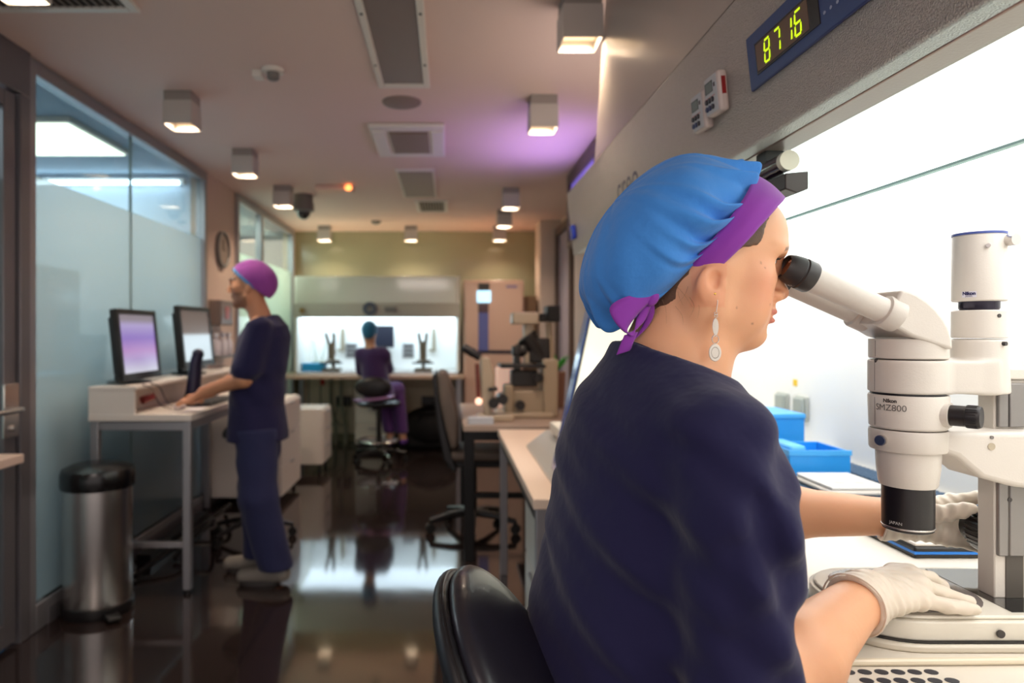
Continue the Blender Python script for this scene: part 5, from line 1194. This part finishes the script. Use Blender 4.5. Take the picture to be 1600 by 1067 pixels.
ribbon([px(1016, 470, .875), px(1016, 492, .878), px(1004, 516, .880), px(985, 536, .880), px(980, 546, .880)], [(.008, 0, .004), (.010, 0, .003), (.010, 0, .006), (.008, 0, .010), (.008, 0, .010)], 'ribbon_tail', knot, 14)
# earring and stud
E = Vector(h(-.0035, -.0775, -.022))
er = put('earring', MB().tube([E+Vector(q) for q in ((-.004, .003, -.006), (-.0045, .001, -.001), (-.001, -.0005, .005), (.003, 0, .0), (.0022, 0, -.008), (.0015, 0, -.014))], .0005, 8, sub=5), M('silver', (214, 206, 196), .22, 1), wm)
def ringlink(c, r, th, sx=1.0): return MB().tube([c+Vector((sx*r*math.cos(a), 0, r*math.sin(a))) for a in [k*math.pi/8 for k in range(16)]], th, 6, closed=True)
for k, dz in enumerate((-.0155, -.0185)): put('link', ringlink(E+Vector((.001, 0, dz)), .0019, .0005), M('silver'), er)
put('oval_plate', MB().lathe([(0, -.0005), (.0060, -.0005), (.0063, 0), (.0060, .0005), (0, .0005)], E+Vector((.0005, 0, -.0320)), axis=(0, -1, 0), sx=.62, sy=1.75, n=32), M('silver'), er)
put('link', ringlink(E+Vector((.0004, 0, -.0475)), .0052, .0007, .8), M('silver'), er); put('link', ringlink(E+Vector((.0003, 0, -.0428)), .0016, .0005), M('silver'), er)
dsc = put('disc', MB().lathe([(0, -.0005), (.0092, -.0005), (.0097, 0), (.0092, .0005), (0, .0005)], E+Vector((0, 0, -.0640)), axis=(0, -1, 0), sx=.80, sy=1.12, n=40), M('silver_matt', (226, 218, 208), .4, .6), er)
m = MB()
for k in range(28):
    a = k*2*math.pi/28; m.ell(E+Vector((.0060*.8*math.cos(a), -.0009, -.0640+.0060*1.12*math.sin(a))), (.00045, .0003, .00045), n=6)
put('dot_ring', m, M('engraved', (120, 112, 106), .4, .6), dsc)
put('stud', MB().ell(h(-.0045, -.0785, -.0135), (.0019, .0019, .0019)), M('gold', (220, 180, 90), .2, 1), wm)
# gloves with cuffs
def glove(HL_, EL, WR, c0, name, cuts):
    d_ = dirn(EL, WR); P = [p for p, k, o in HL_]; lo = np.min([p[1] for p in P], 0)-.09; hi = np.max([p[2] for p in P], 0)+.03
    f = Field(np.arange(lo[0], hi[0], .0024), np.arange(lo[1], hi[1], .0024), np.arange(lo[2], hi[2], .0024))
    for p, k, o in HL_: f.add(p, k, o)
    f.add(fcone(WR-d_*c0, WR+d_*.015, .0375, .029), .012)
    g = f._sl([-9]*3, [9]*3, 0)[1]
    s_ = (g[0]-WR[0])*d_[0]+(g[1]-WR[1])*d_[1]+(g[2]-WR[2])*d_[2]
    lat = (g[2]-WR[2])
    f.d = f.d-.0017*np.exp(-(((s_-.03)/.06)**2))*np.sin((s_+.25*lat)*430+3*np.sin(lat*60+g[1]*40))-.0006*np.sin(s_*210+g[1]*160+lat*90)
    f.cut(lambda X, Y, Z_: -(s_+c0-.002-.006*np.sin(lat*60)))
    inner_ = fcone(WR-d_*(c0+.02), WR-d_*.012, .0350, .0275); f.add(inner_, .002, 'sub')
    o = put_field(name, f, latex, wm, relax=2)
    e = WR-d_*(c0-.002); a1 = Vector(d_).orthogonal().normalized(); a2 = Vector(d_).cross(a1)
    ring = [Vector(e)+(a1*math.cos(t)+a2*math.sin(t))*(.0372+.0006*math.sin(3*t)) for t in [k*2*math.pi/40 for k in range(40)]]
    ring = [p+Vector(d_)*(.006*math.sin((p.z-WR[2])*60)) for p in ring]
    put('cuff_bead', MB().tube(ring, .0011, 6, closed=True), latex, o)
    return o
glove(HR, ELr, WRr, .022, 'glove', 0); glove(HL, ELl, WRl, .020, 'glove', 0)
# scrub top
tp = Field(axis([(.02, .66, .0048)]), axis([(.60, 1.26, .0048)]), axis([(.60, .86, .009), (.86, 1.37, .0048)]))
tp.add(fslices([(.60, .225, .165, .205), (.75, .230, .160, .20), (.85, .238, .152, .195), (.95, .250, .146, .19), (1.05, .266, .136, .19), (1.15, .275, .130, .19), (1.215, .278, .122, .185), (1.25, .279, .112, .165), (1.275, .281, .100, .135), (1.295, .285, .088, .105), (1.315, .288, .076, .080), (1.345, .292, .066, .068), (1.36, .293, .064, .066)], .915), 0)
tp.add(fcone((.283, .86, 1.285), SHr+np.array([-.012, .012, -.002]), .055, .054), .05); tp.add(fcone((.290, .97, 1.285), SHl+np.array([0, -.01, 0]), .055, .060), .05)
ue = SHr+(ELr-SHr)*.93; tp.add(fcone(SHr+np.array([-.010, 0, -.008]), (.303, .716, 1.15), .055, .060), .022); tp.add(fcone((.303, .716, 1.15), (.302, .712, .965), .060, .058), .02); tp.add(fcone((.302, .712, .965), (.300, .71, .89), .058, .052), .02)
ul = SHl+(ELl-SHl)*.96; tp.add(fcone(SHl, ul, .062, .068), .03)
# loose flap of cloth under the far sleeve and the bunching above the near elbow
tp.add(fcone((.40, 1.05, 1.13), (.47, 1.10, 1.0), .05, .035), .05)
def stroke(P, r, k, op='u'):
    for a, b_ in zip(P, P[1:]): tp.add(fcone(a, b_, r, r), k, op)
# folds: ridges and grooves on the visible back and sleeve
rdg = lambda Ps, r, k: stroke([np.array(p) for p in Ps], r, k)
grv = lambda Ps, r, k: stroke([np.array(p) for p in Ps], r, k, 'sub')
grv([(.215, .715, 1.22), (.205, .705, 1.10), (.215, .700, .98), (.23, .70, .86), (.23, .70, .74)], .016, .03)
grv([(.150, .760, 1.12), (.13, .755, 1.0), (.115, .76, .86)], .010, .022)
grv([(.30, .660, 1.19), (.335, .650, 1.08), (.36, .648, .98)], .006, .02)
grv([(.27, .655, 1.13), (.28, .642, 1.02), (.31, .632, .94)], .006, .02)
g = tp._sl([-9]*3, [9]*3, 0)[1]; X, Y, Zc_ = g
fold = (.0016*np.sin(X*46+Zc_*30+2*np.sin(Zc_*17))*np.sin(Y*22+1)+.0014*np.sin((X*.5-Zc_)*70+Y*30+2.5*np.sin(X*19))+.0008*np.sin(Zc_*120+X*70-Y*40))*np.clip((1.33-Zc_)/.1, 0, 1)
tp.d = tp.d-2.0*fold
# near sleeve: diagonal drag folds from the shoulder to the elbow
sl_ = np.clip((X-.24)/.05, 0, 1)*np.clip((.80-Y)/.05, 0, 1)*np.clip((1.24-Zc_)/.06, 0, 1)
tp.d = tp.d-.0040*sl_*np.sin((X*.9+Zc_*.55)*95+Y*20)*np.exp(-((X-.34)/.09)**2)
# neckline: tilted plane, hollow collar; sleeve hems
tp.cut(lambda X, Y, Z_: (Z_-(1.338-.42*(X-.23)))*.9)
tp.add(fcone((.318, .917, 1.30), (.305, .917, 1.44), .058, .070), .004, 'sub')
dr_ = dirn(SHr, ELr); tp.cut(lambda X, Y, Z_: np.where((X > .24) & (Y < .80) & (Z_ < 1.0), ((X-ue[0])*dr_[0]+(Y-ue[1])*dr_[1]+(Z_-ue[2])*dr_[2]-.035)*1.0, -1) if 0 else np.full(np.broadcast(X, Y, Z_).shape, -1.0))
dl_ = dirn(SHl, ELl); tp.cut(lambda X, Y, Z_: np.where((X > .42) & (Y > 1.0), (X-ul[0])*dl_[0]+(Y-ul[1])*dl_[1]+(Z_-ul[2])*dl_[2]-.045, -1))
top = put_field('scrub_top', tp, navy, wm, relax=3)
m = MB(); nk = [Vector((.300+.064*math.cos(a), .917+.064*math.sin(a), 1.338-.42*(.300+.064*math.cos(a)-.23)+.001)) for a in [k*2*math.pi/48 for k in range(48)]]
put('neckline', m.tube(nk, .0028, 8, closed=True), navy, top)
tr = Field(axis([(.05, .70, .008)]), axis([(.68, 1.14, .008)]), axis([(.28, .86, .008)]))
for p in (fell((.24, .915, .72), (.15, .185, .12)), fcone((.26, .83, .705), (.565, .80, .745), .095, .075), fcone((.26, 1.0, .705), (.565, 1.02, .745), .095, .075), fcone((.565, .80, .735), (.50, .80, .38), .072, .060), fcone((.565, 1.02, .735), (.50, 1.02, .38), .072, .060)): tr.add(p, .02)
tr.cut(lambda X, Y, Z_: .37-Z_); put_field('scrub_trousers', tr, navy, wm)
for y in (.80, 1.02): put('clog', MB().ell((.565, y, .285), (.115, .045, .035)).ell((.50, y, .30), (.055, .045, .045)), whitep, wm)
tag(put('footrest', MB().box(.44, .74, .68, 1.14, .22, .25), blackp) if 0 else put('footrest', MB().box(.46, .74, .70, 1.12, .225, .248).box(.47, .50, .72, .75, 0, .225).box(.70, .73, .72, .75, 0, .225).box(.47, .50, 1.07, 1.10, 0, .225).box(.70, .73, 1.07, 1.10, 0, .225), greyp), 'low grey footrest on the floor under the near hood', 'footrest')

# ------------------------------------------------------------------ the standing man
def q(u, v, Y): return np.array(at(u, v, Y))
def gen_tint(c, extra=None):
    def f(V):
        col = np.tile(L3(c), (len(V), 1))
        if extra: col = extra(V, col)
        return col
    return f
YM_ = 3.72
hc = q(391, 450, YM_)     # head centre
def man_head(add, hc, s=1.0):
    a = lambda x, y, z: hc+np.array([-x, y, z])*s     # faces -X, pitched down a little
    add(fell(a(-.008, 0, .045), (.098*s, .077*s, .095*s), (0, -8, 0)), 0)
    add(fell(a(.042, 0, -.012), (.056*s, .060*s, .075*s), (0, -10, 0)), .02)
    add(fcone(a(.045, 0, -.075), a(.072, 0, -.086), .032*s, .022*s), .03)
    for t in (-1, 1):
        add(fcone(a(-.002, t*.052, -.05), a(.066, t*.014, -.085), .017*s, .015*s), .03)
        add(fell(a(-.012, t*.078, .0), (.018*s, .008*s, .032*s), (0, 10, 0)), .006)
        add(fell(a(.098, t*.032, .022), (.012*s, .014*s, .011*s)), .012, 'sub')
        add(fell(a(.089, t*.032, .022), (.012*s, .013*s, .012*s)), .004)
        add(fell(a(.094, t*.03, .040), (.013*s, .024*s, .008*s)), .012)
        add(fell(a(.060, t*.045, -.002), (.025*s, .02*s, .02*s)), .02)
    add(fcone(a(.100, 0, .028), a(.118, 0, -.014), .008*s, .010*s), .012)
    for t in (-1, 1): add(fell(a(.108, t*.014, -.020), (.010*s, .008*s, .008*s)), .006)
    add(fell(a(.093, 0, -.043), (.010*s, .024*s, .006*s)), .008); add(fell(a(.091, 0, -.055), (.010*s, .020*s, .007*s)), .008)
    add(fell(a(.100, 0, -.049), (.006*s, .026*s, .0016*s)), .003, 'sub')
mf = Field(axis([(-1.62, -1.32, .010), (-1.32, -.80, .0065)]), axis([(3.42, 4.02, .0065)]), axis([(0.0, .95, .011), (.95, 1.10, .0065), (1.10, 1.38, .010), (1.38, 1.74, .0055)]))
man_head(mf.add, hc)
nk0 = hc+np.array([.015, 0, -.05]); CH = q(418, 512, YM_)
mf.add(fcone(nk0, CH+np.array([-.02, 0, .01]), .055, .062), .04)
SHn, SHf = np.array([-.985, 3.545, 1.375]), np.array([-1.02, 3.90, 1.375])
ELn, ELf = q(380, 592, 3.52), np.array([-1.20, 3.96, 1.10])
WRn, WRf = q(318, 612, 3.62), np.array([-1.36, 3.90, 1.00])
for P, rr in (([SHn, ELn, WRn], (.055, .045, .029)), ([SHf, ELf, WRf], (.055, .045, .029))):
    for p, k, o in limb(P, rr): mf.add(p, k, o)
mf.add(fslices([(.80, -1.03, .12, .17), (.95, -1.045, .12, .16), (1.10, -1.05, .12, .165), (1.25, -1.02, .12, .18), (1.36, -.99, .10, .18), (1.42, -.985, .06, .10)], 3.72), .02)
HPn, HPf = np.array([-1.02, 3.63, .86]), np.array([-1.03, 3.82, .86])
KNn, KNf = np.array([-1.00, 3.60, .48]), np.array([-1.07, 3.82, .48])
ANn, ANf = np.array([-.925, 3.66, .09]), np.array([-1.06, 3.86, .09])
for P in ((HPn, KNn, ANn), (HPf, KNf, ANf)):
    for p, k, o in limb(P, (.085, .058, .04)): mf.add(p, k, o)
for an in (ANn, ANf): mf.add(fcone(an+np.array([.02, 0, -.045]), an+np.array([-.16, 0, -.055]), .036, .028), .02)
def manhand(W, s, z):
    o = lambda x, y, zz: np.array([W[0]-x, W[1]+s*y, zz])
    K = [o(.075, -.030, z+.030), o(.080, -.010, z+.034), o(.078, .010, z+.032), o(.072, .028, z+.026)]
    T = [[o(.105, -.034, z+.030), o(.128, -.036, z+.014), o(.135, -.036, z+.006)], [o(.115, -.012, z+.034), o(.140, -.013, z+.016), o(.146, -.013, z+.006)],
         [o(.112, .010, z+.032), o(.136, .010, z+.014), o(.142, .010, z+.006)], [o(.100, .030, z+.024), o(.118, .032, z+.012), o(.124, .032, z+.006)]]
    return hand(W, K, T, [o(.02, -.02, z+.03), o(.045, -.05, z+.025), o(.075, -.062, z+.015), o(.095, -.060, z+.008)], 0)
for W, s in ((WRn, -1), (WRf, 1)):
    for p, k, o in manhand(W, s, .952): mf.add(p, k, o)
def mt(V, col):
    P = V-hc; st = (-P[:, 0] > .018) & (P[:, 2] < -.028) & (P[:, 2] > -.115) | ((-P[:, 0] > .0) & (P[:, 2] < -.05) & (P[:, 2] > -.105))
    m_ = (st*.55)[:, None]; col = col*(1-m_)+L3((58, 42, 36))*m_
    br = (abs(P[:, 2]-.046) < .007) & (-P[:, 0] > .06); col[br] = L3((50, 34, 28)); return col
man = put_field('person', mf, skin_b, origin=(-1.02, 3.72, 0), relax=2, attr=gen_tint((196, 138, 104), mt))
tag(man, 'man standing at the tall desk in navy scrubs and a purple cap, typing', 'person')
cf = Field(np.arange(hc[0]-.16, hc[0]+.18, .005), np.arange(hc[1]-.14, hc[1]+.14, .005), np.arange(hc[2]-.12, hc[2]+.20, .005))
cf.add(fell(hc+np.array([.018, 0, .050]), (.122, .088, .106), (0, 14, 0)), 0); cf.add(fell(hc+np.array([.070, 0, .012]), (.075, .070, .085), (0, 30, 0)), .03)
cf.cut(lambda X, Y, Z_: -(Z_-hc[2]-.048+1.05*(X-hc[0]+.0)*1.0+.0)*.7 if 0 else -((Z_-hc[2]-.045)+.85*(X-hc[0]+.02))*.75)
put_field('surgical_cap', cf, weave('man_cap', (150, 70, 160)), man)
cb = Field(np.arange(hc[0]-.16, hc[0]+.18, .005), np.arange(hc[1]-.14, hc[1]+.14, .005), np.arange(hc[2]-.12, hc[2]+.20, .005))
cb.add(fell(hc+np.array([.018, 0, .050]), (.124, .090, .108), (0, 14, 0)), 0)
cb.cut(lambda X, Y, Z_: (abs((Z_-hc[2]-.045)+.85*(X-hc[0]+.02)-.004)-.012)*.75); cb.cut(lambda X, Y, Z_: (X-hc[0]-.04)+0*Y+0*Z_); put_field('cap_edge', cb, weave('cap_edge', (70, 140, 200)), man)
sh = Field(axis([(-1.36, -.80, .007)]), axis([(3.42, 4.04, .007)]), axis([(.74, 1.46, .007)]))
sh.add(fslices([(.74, -1.035, .165, .20), (.80, -1.035, .162, .20), (.95, -1.04, .145, .18), (1.10, -1.035, .145, .185), (1.22, -1.015, .145, .195), (1.32, -.995, .135, .20), (1.38, -.985, .11, .17), (1.415, -.99, .088, .11), (1.44, -1.0, .075, .08)], 3.72), 0)
sh.add(fcone(SHn+np.array([0, .01, -.01]), SHn+(ELn-SHn)*.80, .072, .074), .03); sh.add(fcone(SHf+np.array([0, -.01, -.01]), SHf+(ELf-SHf)*.8, .072, .074), .03)
g = sh._sl([-9]*3, [9]*3, 0)[1]; X, Y, Zc_ = g; sh.d = sh.d-.004*np.sin(X*40+Zc_*22+2*np.sin(Zc_*12))*np.sin(Y*18+1)
for S_, E_ in ((SHn, ELn), (SHf, ELf)):
    d_ = dirn(S_, E_); c_ = S_+(E_-S_)*.95
    pass
sh.cut(lambda X, Y, Z_: .765-Z_+0*X)
sh.cut(lambda X, Y, Z_: (Z_-1.425-.5*(X+.98))*.9+0*Y)
put_field('scrub_top', sh, navy, man)
tf = Field(axis([(-1.22, -.80, .008)]), axis([(3.45, 4.0, .008)]), axis([(.05, .86, .008)]))
tf.add(fell((-1.03, 3.72, .82), (.135, .175, .12)), 0)
for P in ((HPn, KNn, ANn), (HPf, KNf, ANf)):
    for p, k, o in limb(P, (.115, .098, .092), .03): tf.add(p, k, o)
g = tf._sl([-9]*3, [9]*3, 0)[1]; tf.d = tf.d-.004*np.sin(g[2]*26+g[0]*30+2*np.sin(g[2]*9))*np.sin(g[1]*25)
tf.cut(lambda X, Y, Z_: .085-Z_+0*X); tf.cut(lambda X, Y, Z_: Z_-.84+0*X)
put_field('scrub_trousers', tf, M('navy2', (28, 32, 74), .85, sheen=.1), man)
shoe = M('shoe_grey', (122, 116, 110), .5)
for an in (ANn, ANf):
    f = Field(np.arange(an[0]-.26, an[0]+.12, .007), np.arange(an[1]-.08, an[1]+.08, .007), np.arange(-.002, .16, .007))
    f.add(fcone(an+np.array([.03, 0, -.035]), an+np.array([-.17, 0, -.050]), .052, .040), 0); f.add(fcone(an+np.array([0, 0, 0]), an+np.array([-.05, 0, -.03]), .052, .045), .02)
    f.cut(lambda X, Y, Z_: .02-Z_+0*X); f.cut(lambda X, Y, Z_: Z_-.12+0*X); s_ = put_field('shoe', f, shoe, man)
    put('sole', MB().prism([(an[0]-.13+.105*math.cos(a)*(1.18 if math.cos(a) > 0 else .85)+.03, an[1]+.046*math.sin(a)) for a in [k*math.pi/12 for k in range(24)]], .001, .024, 'xy'), dgrey, s_)

# ------------------------------------------------------------------ the seated person by the far hood
YW = 7.15
def w2(u, v, Y=YW): return np.array(at(u, v, Y))
hd2 = w2(577, 520); ff = Field(axis([(-1.05, -.35, .011)]), axis([(6.85, 7.75, .011)]), axis([(.16, 1.50, .011)]))
ff.add(fell(hd2+np.array([0, 0, .01]), (.076, .095, .115)), 0); ff.add(fell(hd2+np.array([0, .08, -.04]), (.05, .04, .06)), .02)
ff.add(fcone(hd2+np.array([0, 0, -.06]), w2(579, 545), .05, .06), .03)
sL, sR = w2(566, 553)+np.array([-.02, 0, 0]), w2(598, 553)
ff.add(fcone(sL, w2(563, 583)+np.array([0, .1, 0]), .048, .04), .02); ff.add(fcone(sR, w2(604, 578)+np.array([.0, .12, 0]), .048, .04), .02)
eL, eR = w2(563, 583)+np.array([0, .1, 0]), w2(604, 578)+np.array([0, .12, 0])
for e, hx_ in ((eL, -.83), (eR, -.70)): ff.add(fcone(e, (hx_, 7.52, .99), .038, .028), .02); ff.add(fcone((hx_, 7.52, .99), (hx_, 7.60, .965), .028, .022), .02)
HP2 = w2(590, 612); ff.add(fcone(w2(582, 560), HP2, .11, .13), .05)
kn2 = [w2(618, 611)+np.array([0, .22, 0]), w2(596, 613)+np.array([0, .28, 0])]
ft2 = [w2(628, 688)+np.array([0, .12, 0]), w2(608, 690)+np.array([0, .16, 0])]
for kn_, ft_ in zip(kn2, ft2): ff.add(fcone(HP2, kn_, .085, .06), .03); ff.add(fcone(kn_, ft_, .055, .04), .02); ff.add(fcone(ft_, ft_+np.array([0, .14, -.03]), .035, .03), .02)
pr2 = put_field('person', ff, skin_b, origin=(-.78, YW, .2), relax=2, attr=gen_tint((190, 140, 110)))
tag(pr2, 'person seated with back turned at the far hood, blue cap and purple scrubs', 'person')
vio = weave('violet_scrub', (84, 50, 112)); viod = weave('violet_scrub_top', (58, 34, 82))
f = Field(axis([(-1.05, -.35, .011)]), axis([(6.85, 7.65, .011)]), axis([(.60, 1.30, .011)]))
f.add(fcone(w2(582, 560), HP2, .125, .150), 0); f.add(fcone(w2(582, 556)+np.array([-.09, 0, 0]), w2(582, 556)+np.array([.12, 0, 0]), .075, .075), .05)
f.add(fcone(sL, sL+(eL-sL)*.9, .065, .062), .03); f.add(fcone(sR, sR+(eR-sR)*.95, .075, .07), .03); f.cut(lambda X, Y, Z_: Z_-1.20+0*X); put_field('scrub_top', f, viod, pr2)
f = Field(axis([(-1.05, -.25, .011)]), axis([(6.85, 7.75, .011)]), axis([(.20, .90, .011)])); f.add(fell(HP2, (.165, .16, .11)), 0)
for kn_, ft_ in zip(kn2, ft2): f.add(fcone(HP2, kn_, .10, .085), .03); f.add(fcone(kn_, ft_, .08, .065), .02)
f.cut(lambda X, Y, Z_: .27-Z_+0*X); put_field('scrub_trousers', f, vio, pr2)
for ft_ in ft2: put('shoe', MB().ell(ft_+np.array([0, .06, -.03]), (.05, .13, .045)), M('shoe_violet', (90, 50, 140), .5), pr2)
put('surgical_cap', MB().ell(hd2+np.array([0, -.01, .035]), (.085, .105, .095)).ell(hd2+np.array([0, -.05, .01]), (.07, .06, .08)), weave('teal_cap', (40, 104, 140)), pr2)
t = thing('work_stool', 'black-backed stool on wheels carrying the person at the far hood', 'chair', (-.75, 7.1, 0))
bc_ = w2(583, 605, 6.92); put('backrest', MB().ell(tuple(bc_), (.19, .035, .105)), blackp, t)
sc_ = w2(592, 628, 7.1); put('seat', MB().lathe([(0, 0), (.20, 0), (.23, .02), (.23, .04), (.20, .06), (0, .06)], (sc_[0], 7.1, sc_[2]-.04)), blackp, t)
put('seat_rim', MB().tube([(bc_[0]+.20*math.cos(a), 7.0-.16*math.sin(a), bc_[2]-.12+.02*math.cos(a)) for a in [k*math.pi/10 for k in range(11)]], .016, 8), M('rim_violet', (150, 110, 150), .3, .5), t)
put('back_bar', MB().tube([(bc_[0], 6.93, bc_[2]-.05), (bc_[0], 6.94, sc_[2]-.06), (sc_[0], 7.05, sc_[2]-.06)], .014, 8), blackp, t)
put('column', MB().cyl((sc_[0], 7.1, .10), (sc_[0], 7.1, sc_[2]-.04), .026), blackp, t)
put('foot_ring', MB().tube([(sc_[0]+.22*math.cos(a), 7.1+.22*math.sin(a), .22) for a in [k*math.pi/12 for k in range(24)]], .012, 8, closed=True).box(sc_[0]-.22, sc_[0]+.22, 7.09, 7.11, .21, .23), chrome, t)
for k in range(5):
    a = k*2*math.pi/5+.2; e = (sc_[0]+.28*math.cos(a), 7.1+.28*math.sin(a))
    g_ = put('base_arm', MB().tube([(sc_[0], 7.1, .12), (sc_[0]+.15*math.cos(a), 7.1+.15*math.sin(a), .11), (e[0], e[1], .08)], (.03, .018), 10), chrome if k == 4 else blackp, t)
    put('caster', MB().cyl((e[0]-.02*math.sin(a), e[1]+.02*math.cos(a), .03), (e[0]+.02*math.sin(a), e[1]-.02*math.cos(a), .03), .03, n=16), rubber, g_)
CHAIR.location.x += .014
